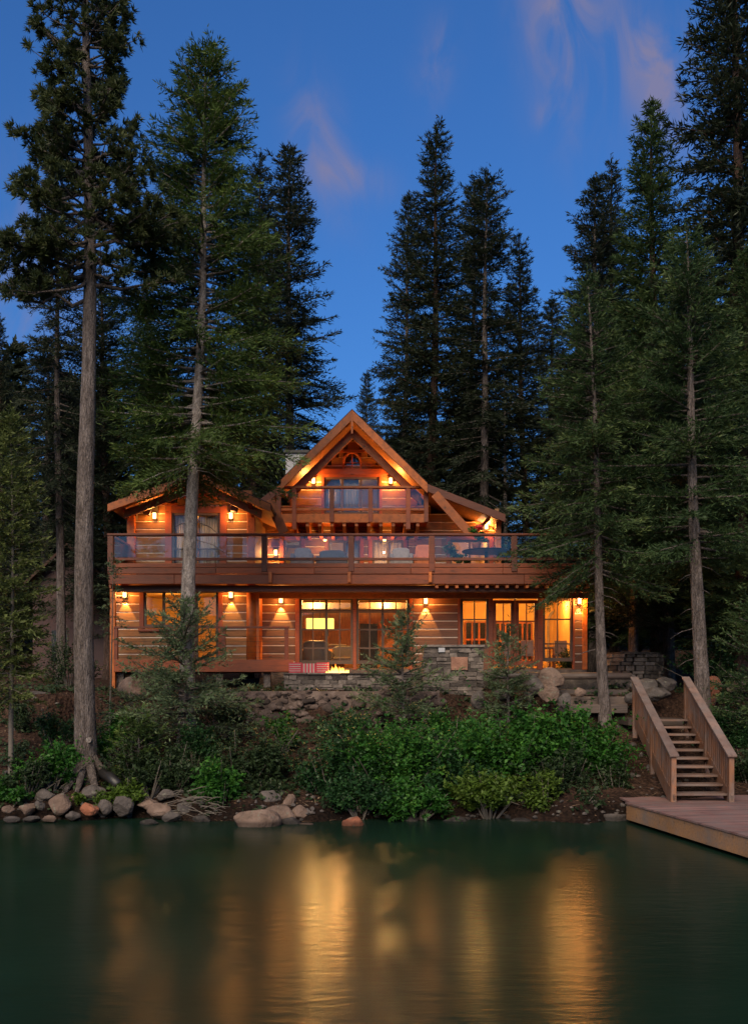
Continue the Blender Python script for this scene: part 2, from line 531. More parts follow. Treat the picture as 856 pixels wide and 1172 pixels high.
sun = bpy.data.lights.new('sun', 'SUN'); sun.energy = 0.9; sun.angle = math.radians(50); sun.color = (1.0, .82, .60)
sun_o = bpy.data.objects.new('sun', sun); COL.objects.link(sun_o)
sun_o.rotation_euler = (math.radians(90 - 37), 0, math.radians(-16))
scene.view_settings.view_transform = 'Standard'; scene.view_settings.look = 'None'
scene.view_settings.gamma = 1.0; scene.view_settings.exposure = 2.35
scene.render.engine = 'CYCLES'
cy = scene.cycles
cy.use_denoising = True; cy.denoiser = 'OPENIMAGEDENOISE'
cy.max_bounces = 7; cy.diffuse_bounces = 3; cy.glossy_bounces = 3; cy.transmission_bounces = 4; cy.transparent_max_bounces = 12
cy.caustics_reflective = False; cy.caustics_refractive = False
cy.sample_clamp_indirect = 4.0


# ----------------------------------------------------------------- ground and water
def shore(x):
    return 21.35 + .28 * np.sin(x * .9 + .5) + .18 * np.sin(x * 2.3 + 1) + .1 * np.sin(x * 5.1)


def ground_z(x, y):
    x = np.asarray(x, float); y = np.asarray(y, float)
    t = y - shore(x)
    z = np.interp(t, [-14, -3, 0, .5, 1.3, 3.5, 5.55, 6.15, 7.2, 14, 30, 80, 400],
                  [-4, -1.3, -.12, .35, .62, 1.35, 2.0, 2.75, 2.93, 3.05, 4.2, 9.0, 46.])
    amp = np.interp(t, [0, 2, 8, 30], [.06, .10, .04, .15])
    z = z + amp * (np.sin(x * 1.7 + y * .9) * .5 + np.sin(x * 3.9 - y * 2.7 + 1) * .35 + np.sin(x * 8.3 + y * 6.1) * .18)
    return z


def gz(x, y): return float(ground_z(x, y))


xs = np.unique(np.concatenate([np.linspace(-400, -16, 40), np.linspace(-16, 16, 190), np.linspace(16, 400, 40)]))
ys = np.unique(np.concatenate([np.linspace(3, 20, 8), np.linspace(20, 32, 110), np.linspace(32, 60, 30), np.linspace(60, 500, 30)]))
gx, gy = np.meshgrid(xs, ys)
gzv = ground_z(gx, gy)
gv = np.stack([gx, gy, gzv], -1).reshape(-1, 3)
nx, ny = len(xs), len(ys)
gf = [(j * nx + i, j * nx + i + 1, (j + 1) * nx + i + 1, (j + 1) * nx + i) for j in range(ny - 1) for i in range(nx - 1)]
gm = MB(); gm.v = [tuple(p) for p in gv]; gm.f = gf; gm.m = [0] * len(gf); gm.r = [0.5] * len(gf)


def dirt_mat():
    m, nt, out = new_mat('forest_soil')
    b = N(nt, 'ShaderNodeBsdfPrincipled', Roughness=.95)
    b.inputs['Specular IOR Level'].default_value = .15
    co = obj_coord(nt)
    n1 = N(nt, 'ShaderNodeTexNoise', Scale=.9, Detail=9.0, Roughness=.7)
    v1 = N(nt, 'ShaderNodeTexVoronoi', Scale=9.0)
    n2 = N(nt, 'ShaderNodeTexNoise', Scale=14.0, Detail=6.0)
    for q in (n1, v1, n2):
        nt.links.new(co, q.inputs['Vector'])
    c = ramp(nt, n1.outputs['Fac'], [(0.3, (.024, .014, .010)), (0.5, (.05, .028, .020)), (0.72, (.095, .058, .042))])
    c2 = ramp(nt, n2.outputs['Fac'], [(0.4, (.55, .55, .55)), (0.62, (1.35, 1.3, 1.2))])
    mx = nt.nodes.new('ShaderNodeMix'); mx.data_type = 'RGBA'; mx.blend_type = 'MULTIPLY'
    mx.inputs['Factor'].default_value = 1
    nt.links.new(c, mx.inputs['A']); nt.links.new(c2, mx.inputs['B'])
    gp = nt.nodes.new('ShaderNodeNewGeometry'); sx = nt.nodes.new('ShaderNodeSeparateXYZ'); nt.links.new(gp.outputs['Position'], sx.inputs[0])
    wz = N(nt, 'ShaderNodeMapRange'); wz.inputs['From Min'].default_value = .12; wz.inputs['From Max'].default_value = .42  # low soil darkened: wet mud, plus shade under bushes painted in
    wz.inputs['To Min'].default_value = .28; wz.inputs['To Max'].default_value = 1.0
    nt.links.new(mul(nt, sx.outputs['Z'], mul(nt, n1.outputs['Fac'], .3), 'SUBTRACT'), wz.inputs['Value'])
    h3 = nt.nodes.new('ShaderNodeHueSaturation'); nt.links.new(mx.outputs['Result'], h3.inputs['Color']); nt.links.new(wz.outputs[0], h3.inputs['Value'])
    nt.links.new(h3.outputs[0], b.inputs['Base Color'])
    bp = N(nt, 'ShaderNodeBump', Strength=.9, Distance=.08)
    nt.links.new(mul(nt, n2.outputs['Fac'], v1.outputs['Distance'], 'ADD'), bp.inputs['Height'])
    nt.links.new(bp.outputs[0], b.inputs['Normal'])
    nt.links.new(b.outputs[0], out.inputs[0])
    return m


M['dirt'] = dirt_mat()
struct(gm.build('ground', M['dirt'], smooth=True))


def water_mat():
    m, nt, out = new_mat('lake_water')
    b = N(nt, 'ShaderNodeBsdfPrincipled', Roughness=.22, IOR=1.33)
    b.inputs['Specular IOR Level'].default_value = .15
    co = obj_coord(nt, (1, 1, 1))
    nb = N(nt, 'ShaderNodeTexNoise', Scale=.25, Detail=3.0)
    nt.links.new(co, nb.inputs['Vector'])
    c = ramp(nt, nb.outputs['Fac'], [(0.3, (.0055, .0150, .0092)), (0.7, (.0085, .0255, .0165))])
    nt.links.new(c, b.inputs['Base Color'])
    n1 = N(nt, 'ShaderNodeTexNoise', Scale=4.5, Detail=3.0, Roughness=.5)
    n2 = N(nt, 'ShaderNodeTexNoise', Scale=22.0, Detail=2.0, Roughness=.5)
    mp1 = obj_coord(nt, (.5, 1.4, 1))
    nt.links.new(mp1, n1.inputs['Vector']); nt.links.new(mp1, n2.inputs['Vector'])
    h = mul(nt, n1.outputs['Fac'], mul(nt, n2.outputs['Fac'], .22), 'ADD')
    bp = N(nt, 'ShaderNodeBump', Strength=.09, Distance=.08)
    nt.links.new(h, bp.inputs['Height'])
    nt.links.new(bp.outputs[0], b.inputs['Normal'])
    nt.links.new(b.outputs[0], out.inputs[0])
    return m


M['water'] = water_mat()
w = MB(); w._add([(-400, -300, 0), (400, -300, 0), (400, 23.2, 0), (-400, 23.2, 0)], [(0, 1, 2, 3)])
struct(w.build('lake_water', M['water']))

hx = np.linspace(-700, 700, 60); hm = MB()  # unseen hills behind the camera, added to block the low sunset glow
hv = []; hf = []
for i, x in enumerate(hx):
    hv += [(x, -285, -1), (x, -330, 16 + 5 * math.sin(x * .02)), (x, -420, 40 + 9 * math.sin(x * .011 + 1) + 5 * math.sin(x * .037)), (x, -600, 44 + 14 * math.sin(x * .009))]
for i in range(len(hx) - 1):
    for k in range(3): hf.append((i * 4 + k, i * 4 + k + 1, i * 4 + 5 + k, i * 4 + 4 + k))
hm._add(hv, hf)
M['unseenhill'] = noisy('unseen_hill_wood', [(0.3, (.015, .025, .014)), (0.7, (.05, .07, .035))], scale=.3, bump=.6, dist=1.0)
struct(hm.build('unseen_far_hills', M['unseenhill'], smooth=True))
# ----------------------------------------------------------------- the house
HL = (X(400, 31.2), 31.2, 2.95)
house = thing('log_house', 'three storey cedar log lodge with lit windows, glass railed decks and steep front gable', 'house', HL)
YD, YW, YL, YLG, YB, YC = 29.2, 31.2, 30.4, 31.4, 33.0, 34.5
Z1, Z2 = 3.62, 6.62
ZB = Z(591, YB)


def log_wall(x0, x1, z0, z1, Y, openings=(), mat='log', course=.265, top=None, name='wall', gap=.030, thick=.16, z_ref=None):
    """courses of squared logs with pale chinking in the joints; openings (x0,x1,z0,z1); top(x) limits the height under a roof"""
    b = MB()
    z = z0
    k = 0
    while z < z1 - .02:
        za, zb = z, min(z + course - gap, z1)
        zc = min(z + course, z1)
        spans = [(x0, x1)]
        if top:
            xx = np.linspace(x0, x1, 161); ok = np.array([top(q) > zb for q in xx])
            if not ok.any():
                break
            spans = [(xx[ok][0], xx[ok][-1])]
        for (a, c, oz0, oz1) in openings:
            if oz0 < (za + zb) / 2 < oz1:
                ns = []
                for (p, q) in spans:
                    if c <= p or a >= q:
                        ns.append((p, q))
                    else:
                        if a > p + .02: ns.append((p, a))
                        if c < q - .02: ns.append((c, q))
                spans = ns
        for (p, q) in spans:
            j = random.uniform(-.004, .004)
            xs_ = [p]
            while q - xs_[-1] > 3.2:
                xs_.append(xs_[-1] + random.uniform(1.4, 3.0))
            xs_.append(q)
            for xa_, xb_ in zip(xs_[:-1], xs_[1:]):
                b.box(xa_ + (.002 if xa_ > p else 0), xb_ - (.002 if xb_ < q else 0), Y + j, Y + thick, za + random.uniform(-.003, .003), zb + random.uniform(-.006, .004), 0)
            # joint of chinking, set back
            if zc > zb:
                b.box(p + .002, q - .002, Y + .008, Y + thick - .01, zb, zc, 1)
        z += course; k += 1
    return b.build(name, [M[mat], M['chink']], house, bevel=.012)


def opening(kind, px0, px1, py0, py1, Y, cols=1, rows=(), trim=None, frame='frame', trimw=.14, muntx=0, fw=.075, depth=.05, curtain=None, glassmat='glass'):
    """a glazed window or door: frame with mullions, a pane, red trim round it"""
    x0, x1, z0, z1 = X(px0, Y), X(px1, Y), Z(py1, Y), Z(py0, Y)
    f = MB()
    ya, yb = Y + .012, Y + .105
    f.box(x0, x0 + fw, ya, yb, z0, z1); f.box(x1 - fw, x1, ya, yb, z0, z1)
    f.box(x0 + fw, x1 - fw, ya, yb, z0, z0 + fw * 1.6); f.box(x0 + fw, x1 - fw, ya, yb, z1 - fw, z1)
    wd = (x1 - x0)
    for c in range(1, cols):
        xc = x0 + wd * c / cols
        f.box(xc - fw * .55, xc + fw * .55, ya + .004, yb - .004, z0 + fw * 1.6, z1 - fw)
    for r in rows:      # fraction of the height from the top
        zr = z1 - (z1 - z0) * r
        f.box(x0 + fw, x1 - fw, ya + .014, yb - .014, zr - .022, zr + .022)
    for k in range(muntx):
        n = muntx + 1
        for c in range(cols):
            xm = x0 + wd * c / cols + wd / cols * (k + 1) / n
            f.box(xm - .018, xm + .018, ya + .02, yb - .02, z0 + fw * 1.6, z1 - fw)
    o = f.build(kind, M[frame], house)
    g = MB()
    g.box(x0 + fw * .5, x1 - fw * .5, Y + .055, Y + .061, z0 + fw, z1 - fw * .5)
    g.build('pane', M[glassmat], o)
    if trim:
        t = MB(); tw = trimw
        yt = Y - .03
        t.box(x0 - tw, x0, yt, Y + .10, z0 - .02, z1 + tw); t.box(x1, x1 + tw, yt, Y + .10, z0 - .02, z1 + tw)
        t.box(x0, x1, yt + .004, Y + .096, z1, z1 + tw)
        if kind == 'window':
            t.box(x0 - tw - .03, x1 + tw + .03, yt - .05, Y + .09, z0 - .11, z0 - .024)
        t.build('trim', M[trim], o, bevel=.008)
    if kind == 'door':
        h = MB(); xm = x0 + wd / max(cols, 2) * (cols // 2 or 1) + .06
        h.tube([(xm, ya - .05, z0 + .9), (xm, ya - .05, z0 + 1.1)], [.014, .014], 6)
        h.box(xm - .012, xm + .012, ya - .045, ya + .004, z0 + .96, z0 + .99)
        h.build('handle', M['black'], o)
    if curtain:
        for (a, c) in curtain:
            cb = MB(); n = 26
            xa, xb = x0 + wd * a, x0 + wd * c
            vs = []; fs = []
            for i in range(n + 1):
                xx = xa + (xb - xa) * i / n
                yy = Y + .22 + .035 * math.sin(i * 1.9)
                vs += [(xx, yy, z0 + .02), (xx, yy, z1 - .03), (xx, yy + .004, z0 + .02), (xx, yy + .004, z1 - .03)]
            for i in range(n):
                k = i * 4
                fs += [(k, k + 4, k + 5, k + 1), (k + 6, k + 2, k + 3, k + 7), (k + 1, k + 5, k + 7, k + 3), (k, k + 2, k + 6, k + 4)]
            cb._add(vs, fs)
            cb.build('curtain', M['curtain'], o, smooth=True)
    return (x0 - .0, x1 + .0, z0, z1)


def room(x0, x1, y0, y1, z0, z1, name='interior', mat='wallwarm'):
    b = MB(); t = .1
    b.box(x0, x1, y0, y1 + t, z0 - t, z0, 1)
    b.box(x0, x1, y0, y1 + t, z1, z1 + t, 0)
    b.box(x0, x1, y1, y1 + t, z0, z1, 0)
    b.box(x0, x0 + t, y0, y1, z0, z1, 0)
    b.box(x1 - t, x1, y0, y1, z0, z1, 0)
    return b.build(name, [M[mat], M['woodfloor']], house)


WARM = (1.0, .56, .2)
# --- lower storey, left wing
oL = [opening('window', 165, 210, 676, 719, YL, cols=2, rows=(), trim='red'),
      opening('door', 224, 250, 676, 757, YL, cols=1, rows=(.5,), trim='red')]
xL0, xL1 = X(131, YL), X(290, YL)
log_wall(xL0, xL1, Z1 - .1, Z(664, YL), YL, oL, name='wall')
b = MB()   # log end post and corner boards
b.tube([(X(288, YL), YL - .02, Z1 - .1), (X(288, YL), YL - .02, Z(664, YL))], [.16, .15], 14)
b.build('post', M['timber'], house, smooth=True)
b = MB(); b.box(X(293, YL), X(297, YL), YL - .05, YW, Z1 - .1, Z(664, YL)); b.build('corner_board', M['timber'], house, bevel=.01)
b = MB(); b.box(X(127.5, YL), X(131, YL), YL - .05, YL + .4, Z1 - .1, Z(664, YL))
b.build('corner_board', M['timber'], house, bevel=.01)
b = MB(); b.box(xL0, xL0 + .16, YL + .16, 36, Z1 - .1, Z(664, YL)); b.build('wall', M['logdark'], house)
room(xL0 + .16, X(290, YL) + .1, YL + .16, 34.5, Z1, 6.2)
# --- lower storey, middle and right
oM = [opening('door', 343, 404, 684, 760, YW, cols=2, rows=(.19, .215, .48, .76), trim=None, muntx=1),
      opening('door', 408, 468, 684, 760, YW, cols=2, rows=(.19, .215, .48, .76), trim=None, muntx=1),
      opening('window', 527, 559, 685, 742, YW, cols=1, rows=(.42,), trim=None, muntx=1),
      opening('door', 564, 588, 687, 762, YW, cols=1, rows=(.32,), trim=None, muntx=1, frame='beam', fw=.1),
      opening('door', 590, 615, 687, 762, YW, cols=1, rows=(.32,), trim=None, muntx=1, frame='beam', fw=.1),
      opening('window', 621, 655, 685, 757, YW, cols=1, rows=(.33, .72), trim=None, muntx=1)]
xR1 = X(671, YW)
ops = [(X(338, YW), X(472, YW), Z1 - .2, Z(679, YW)), (X(524, YW), X(657, YW), Z1 - .2, Z(680, YW))]
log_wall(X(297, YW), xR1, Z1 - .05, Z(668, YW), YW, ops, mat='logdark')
b = MB()   # red casing round the door groups
for (a, c) in ((338, 343), (404, 408), (468, 472), (524, 527), (559, 564), (615, 621), (655, 657.5)):
    b.box(X(a, YW) + .002, X(c, YW) - .002, YW - .035, YW + .12, Z1 - .05, Z(685, YW))
b.box(X(588, YW) + .002, X(590, YW) - .002, YW - .03, YW + .12, Z1 - .05, Z(685, YW))
b.box(X(338, YW), X(472, YW), YW - .045, YW + .13, Z(684, YW), Z(678, YW))
b.box(X(524, YW), X(657, YW), YW - .045, YW + .13, Z(685, YW), Z(678, YW))
b.build('door_casing', M['red'], house, bevel=.01)
b = MB()
b.box(X(527, YW), X(559, YW), YW - .01, YW + .15, Z1 - .05, Z(742, YW) - .002)
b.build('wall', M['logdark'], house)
b = MB(); b.box(X(666, YW), X(671.5, YW), YW - .06, YW + .35, Z1 - .05, Z(668, YW)); b.build('corner_board', M['timber'], house, bevel=.01)
b = MB(); b.box(xR1 - .15, xR1, YW + .35, 37, Z1 - .05, 6.4); b.build('wall', M['log'], house)
room(X(299, YW), X(480, YW), YW + .16, 36.2, Z1, 6.15, mat='wallwood')
room(X(520, YW), xR1 - .16, YW + .16, 35.6, Z1, 6.15)
# things inside: far french windows and an arched door on the back walls
YR = 35.58
for (a, c, t, bt) in ((532, 556, 712, 752), (566, 584, 713, 756), (592, 608, 713, 756)):
    b = MB(); xa, xb, za, zb = X(a, YR), X(c, YR), Z(bt, YR), Z(t, YR)
    b.box(xa, xb, YR - .03, YR - .004, za, zb)
    o = b.build('inner_window', M['darkpane'], house)
    b = MB()
    for q in np.linspace(xa, xb, 4): b.box(q - .03, q + .03, YR - .06, YR - .032, za, zb)
    for q in (za, (za + zb) / 2, zb): b.box(xa, xb, YR - .055, YR - .036, q - .03, q + .03)
    b.build('frame', M['timber'], o)
b = MB()
arc = [(X(627, YR), Z(762, YR))] + [((X(638, YR)) - math.cos(t) * (X(649, YR) - X(627, YR)) / 2, Z(712, YR) + math.sin(t) * .42) for t in np.linspace(0, math.pi, 13)] + [(X(649, YR), Z(762, YR))]
b.tube([(p[0], YR - .05, p[1]) for p in arc], [.05] * len(arc), 6)
b.build('arched_doorway', M['cushwhite'], house)
YM = 36.18
b = MB()
b.box(X(412, YM), X(432, YM), YM - .05, YM - .004, Z1, Z(714, YM)); b.build('inner_window', M['darkpane'], house)
b = MB(); b.beam((X(436, 35), 35, Z(748, 35)), (X(478, 35), 35, Z(706, 35)), .12, .22); b.beam((X(436, 35), 34.95, Z(732, 35)), (X(478, 35), 34.95, Z(690, 35)), .05, .06)
b.build('inner_staircase', M['beam'], house)
b = MB(); b.box(X(305, 33.4), X(476, 33.4), 33.3, 33.55, Z(697, 33.4), Z(690, 33.4)); b.build('ceiling_beam', M['frame'], house)

# room lights (the lit rooms of the photograph)
for (px, Y, z, e) in ((190, 32.4, 5.9, 75), (260, 32.4, 5.9, 30), (360, 33.0, 5.9, 700), (440, 33.0, 5.9, 700), (545, 33.2, 5.9, 130), (590, 33.2, 5.9, 130), (640, 33.2, 5.9, 120)):
    lamp('POINT', (X(px, Y), Y, z), e * .27, (1.0, .53, .14), shadow_soft_size=.12)

# --- the lower porch before the left wing
YP = 29.5
b = MB()
b.box(X(131, YP), X(336, YP), YP, YL - .01, Z1 - .16, Z1 - .02)
porch = b.build('porch', M['rail'], house)
b = MB(); b.box(X(131, YP), X(336, YP), YP - .05, YP - .003, Z(769, YP), Z(755, YP)); b.build('fascia', M['beam'], porch, bevel=.008)
for px in (133, 194, 256, 328):
    b = MB(); b.box(X(px, YP) - .06, X(px, YP) + .06, YP - .03, YP + .09, Z1 - .02, Z(719, YP)); b.build('post', M['rail'], porch, bevel=.008)
b = MB(); b.box(X(131, YP), X(332, YP), YP - .05, YP + .11, Z(719, YP) + .002, Z(717, YP)); b.build('rail', M['rail'], porch)
b = MB()
for z in np.linspace(Z1 + .12, Z(722, YP), 7): b.tube([(X(133, YP), YP + .03, z), (X(328, YP), YP + .03, z)], [.006, .006], 5)
b.build('cable', M['black'], porch)
for px in (136, 190, 250, 305):
    b = MB(); b.box(X(px, YP) - .1, X(px, YP) + .1, YP + .2, YP + .4, 2.6, Z1 - .16); b.build('pier', M['stone'], porch)

# --- main deck
xD0, xD1 = X(124, YD), X(690, YD)
b = MB()
n = 11
for i in range(n):
    ya = YD + (YC - YD) * i / n
    b.box(xD0, xD1, ya + .006, ya + (YC - YD) / n - .006, Z2 - .04, Z2)
b.box(xD0 + .05, xD1 - .05, YD + .03, YC, Z2 - .12, Z2 - .045)
deck = b.build('main_deck', M['beam'], house)
fx = [xD0, X(248, YD), X(360, YD), X(470, YD), X(575, YD), xD1]
for a, c in zip(fx[:-1], fx[1:]):
    b = MB(); b.box(a + .004, c - .004, YD - .06, YD + .002, Z(657, YD), Z(650, YD)); b.build('fascia', M['beam'], deck, bevel=.01)
    b = MB(); b.box(a + .004, c - .004, YD - .075, YD + .002, Z(650, YD) + .008, Z(645, YD)); b.build('fascia', M['beam'], deck, bevel=.01)
fx = [xD0 + .02, X(200, YD), X(310, YD), X(400, YD), X(492, YD), X(600, YD), xD1 - .02]
for a, c in zip(fx[:-1], fx[1:]):
    b = MB(); b.box(a + .004, c - .004, YD - .03, YD + .02, Z(668.5, YD), Z(657.5, YD)); b.build('fascia', M['beam'], deck, bevel=.01)
b = MB(); b.box(xD0 + .1, xD1 - .1, YD + .35, YD + .6, Z(676, YD), Z(668.5, YD)); b.build('beam', M['rail'], deck, bevel=.01)
b = MB(); b.box(X(296, 30.2), xD1 - .15, 30.4, 30.55, Z(684, 30.2), Z(674, 30.2)); b.build('beam', M['timber'], deck, bevel=.01)
for px in np.arange(500, 690, 11.5):
    b = MB(); b.box(X(px, YD) - .045, X(px, YD) + .045, YD + .04, YD + .34, Z(672.5, YD), Z(667, YD)); b.build('joist', M['timber'], deck)
b = MB(); b.box(X(297, YW), xR1, YD + .55, YW + 3, 6.22, 6.26); b.build('soffit', M['soffit'], deck)
for px in (310, 400, 492):
    b = MB(); b.box(X(px, YD) - .05, X(px, YD) + .05, YD - .14, YD - .062, Z(667, YD), Z(655, YD)); b.build('beam_end', M['timber'], deck, bevel=.008)
posts = [127.5, 217, 303, 402, 494, 588, 680]
for px in posts:
    b = MB(); x = X(px, YD)
    b.box(x - .085, x + .085, YD - .10, YD + .06, Z(655, YD) + .01, Z(613.5, YD)); b.build('post', M['rail'], deck, bevel=.01)
b = MB(); b.box(xD0, xD1, YD - .12, YD + .09, Z(613.5, YD) + .002, Z(611, YD)); b.build('rail', M['rail'], deck, bevel=.01)
b = MB()
for a, c in zip(posts[:-1], posts[1:]): b.box(X(a, YD) + .086, X(c, YD) - .086, YD - .05, YD + .03, Z(641.5, YD), Z(638.5, YD))
b.build('rail', M['rail'], deck, bevel=.006)
for a, c in zip(posts[:-1], posts[1:]):
    b = MB(); b.box(X(a, YD) + .09, X(c, YD) - .09, YD - .015, YD - .003, Z(638, YD), Z(614, YD)); b.build('glass_panel', M['railglass'], deck)
# side railing at the left
b = MB(); b.box(xD0, xD0 + .12, YD + .09, YLG, Z(613.5, YD), Z(611, YD)); b.box(xD0 + .03, xD0 + .09, YD + .06, YLG, Z(641.5, YD), Z(638.5, YD))
b.build('rail', M['rail'], deck)
b = MB(); b.box(xD0 + .05, xD0 + .062, YD + .1, YLG, Z(638, YD), Z(614, YD)); b.build('glass_panel', M['railglass'], deck)
b = MB(); b.box(xD0 + .03, xD0 + .09, YD + .003, 36, Z(673, YD), Z2 - .13); b.build('fascia', M['beam'], deck)
b = MB(); b.box(X(126, YD) - .08, X(126, YD) + .08, YD + .3, YD + .46, 2.9, Z(673, YD)); b.build('post', M['timber'], deck, bevel=.01)

# --- upper left wing with its low gable
RF = 30.2
gx0, gx1, gxm = X(124, RF), X(310, RF), X(226, RF)
gze, gza = Z(580, RF), Z(543, RF)


def gab(x):
    return gza - abs(x - gxm) * (gza - gze) / ((gx1 - gx0) / 2) - .16


oU = [opening('door', 197, 252, 587, 662, YLG, cols=2, rows=(.55,), trim='red', trimw=.22, curtain=[(0.03, .47), (.53, .97)])]
log_wall(X(148, YLG), X(291, YLG), Z2 + .002, gza, YLG, oU, top=gab, course=.258)
for px in (151, 288):
    b = MB(); b.box(X(px, YLG) - .13, X(px, YLG) + .13, YLG - .12, YLG + .14, Z2, gab(X(px, YLG)) + .02); b.build('corner_board', M['timber'], house, bevel=.02)
b = MB(); b.box(X(150, YLG), X(289, YLG), YLG - .10, YLG - .005, Z(571, YLG), Z(562, YLG)); b.build('tie_beam', M['timber'], house, bevel=.012)
for px in (148, 287):
    b = MB(); b.box(X(px, YLG) + .02, X(px, YLG) + .14, YLG + .16, 38, Z2, gze); b.build('wall', M['log'], house)
room(X(150, YLG) + .05, X(288, YLG), YLG + .16, 35.5, Z2, 8.95)
lamp('POINT', (X(222, 33), 33, 8.6), 22, (1.0, .62, .30), shadow_soft_size=.12)


def slope_prism(xa, za, xb, zb, y0, y1, lo, hi):
    """a sloping board between (xa,za) and (xb,zb) with plumb cut ends; lo/hi are offsets square to the slope"""
    L = math.hypot(xb - xa, zb - za); k = L / abs(xb - xa)
    b = MB(); b.prism([(xa, za + lo * k), (xb, zb + lo * k), (xb, zb + hi * k), (xa, za + hi * k)], y0, y1)
    return b


def roof_plane(xa, za, xb, zb, y0, y1, t=.12, name='roof', mat='shingle', lift=0.0):
    return slope_prism(xa, za, xb, zb, y0, y1, lift, lift + t).build(name, M[mat], house)


def barge(xa, za, xb, zb, y0, h, w=.07, mat='timber', name='bargeboard', drop=0.0):
    return slope_prism(xa, za, xb, zb, y0 - w, y0, -drop - h, -drop).build(name, M[mat], house, bevel=.008)


for (xa, s) in ((gx0, -1), (gx1, 1)):
    roof_plane(gxm, gza, xa, gze, RF, 38.5, t=.10)
    roof_plane(gxm, gza, xa + s * -.04, gze, RF + .03, 38, t=.045, name='soffit', mat='soffit', lift=-.05)
    barge(gxm, gza + .07, xa, gze + .07, RF, .22)
    barge(gxm, gza, xa - s * .35, gze + .1, RF + .62, .24, mat='timber', name='rafter', drop=.1)
# outlooker brackets under the eaves
for px in (147, 290):
    b = MB(); b.beam((X(px, 31.3), YLG - .02, Z(592, YLG)), (X(px, 31.3), RF + .12, Z(572, RF)), .12, .12); b.build('bracket', M['timber'], house)

# --- main gable block
RM = 32.6
apx, apz = X(403, RM), Z(473, RM)
elx, elz = X(322, RM), Z(553, RM)
erx, erz = X(489, RM), Z(557, RM)
srx, srz = X(578, RM), Z(592, RM)
slx, slz = X(290, RM), Z(577, RM)


def top_main(x):
    if x < elx: return elz - .2
    if x < apx: return apz - (apx - x) * (apz - elz) / (apx - elx) - .25
    if x < erx: return apz - (x - apx) * (apz - erz) / (erx - apx) - .25
    return erz - (x - erx) * (erz - srz) / (srx - erx) - .22


wx0, wx1 = X(306, YC), X(505, YC)
oC = [opening('window', 371, 434, 546, 590, YC, cols=3, rows=(), trim='red', trimw=.1, curtain=[(0.02, .28), (.34, .62)], glassmat='railglass'),
      opening('door', 325, 345, 618, 668, YC, cols=1, trim='red'),
      opening('door', 376, 412, 618, 668, YC, cols=2, trim='red', curtain=[(0.5, .95)]),
      opening('door', 426, 462, 618, 668, YC, cols=2, trim='red', curtain=[(0.05, .9)])]
aw = (X(393, YC), X(413, YC), Z(537, YC), Z(518, YC))
log_wall(wx0, wx1, Z2 + .002, apz, YC, oC + [aw], top=top_main, course=.29)
# arched gable window
b = MB(); ax = (aw[0] + aw[1]) / 2; aw_r = (aw[1] - aw[0]) / 2
pts = [(aw[0], aw[2])] + [(ax - math.cos(t) * aw_r, aw[2] + .22 + math.sin(t) * (aw[3] - aw[2] - .22)) for t in np.linspace(0, math.pi, 13)] + [(aw[1], aw[2])]
b.tube([(p[0], YC + .02, p[1]) for p in pts] , [.045] * len(pts), 6)
b.box(aw[0], aw[1], YC - .03, YC + .06, aw[2] - .04, aw[2] + .03)
b.box(ax - .02, ax + .02, YC, YC + .05, aw[2], aw[3])
b.box(aw[0], aw[1], YC + .004, YC + .046, aw[2] + .22, aw[2] + .25)
wnd = b.build('window', M['timber'], house)
b = MB(); b.prism([pts[0]] + pts[1:-1] + [pts[-1]], YC + .06, YC + .066); b.build('pane', M['railglass'], wnd)
b = MB()
b.box(aw[0] - .001, aw[1] + .001, YC + .08, YC + .12, aw[3] - .14, aw[3] + .02); b.build('header', M['log'], wnd)
b = MB(); b.box(X(389, YC), X(418, YC), YC - .06, YC - .006, Z(518, YC), Z(515, YC)); b.build('window_hood', M['red'], house)
b = MB(); b.box(X(362, YC), X(444, YC), YC - .08, YC - .006, Z(544, YC), Z(537, YC)); b.build('tie_beam', M['red'], house, bevel=.01)
# right side of the main block, under the shed roof
log_wall(X(505, YC), X(566, YC), Z2 + .002, erz, YC + .02, [(X(515, YC), X(560, YC), Z2, Z(618, YC))], top=lambda x: top_main(x) + .05, course=.29)
opening('window', 515, 560, 618, 664, YC + .02, cols=2, trim='red', glassmat='railglass')
for (xa, xb) in ((X(306, YC) - .15, X(306, YC)), (X(566, YC), X(566, YC) + .15)):
    b = MB(); b.box(xa, xb, YC, 41, Z2, elz - .5); b.build('wall', M['log'], house)
room(X(312, YC), X(500, YC), YC + .16, 39, Z2 + .01, 8.9)
room(X(340, YC), X(466, YC), YC + .16, 38, 9.0, 10.85)
room(X(508, YC), X(564, YC), YC + .18, 38, Z2 + .01, 8.9)
lamp('POINT', (X(400, 36), 36, 8.5), 40, (1, .7, .42), shadow_soft_size=.12)
lamp('POINT', (X(400, 36), 36, 10.5), 8, (1, .7, .42), shadow_soft_size=.12)
lamp('POINT', (X(535, 36), 36, 8.4), 20, (1, .7, .42), shadow_soft_size=.12)
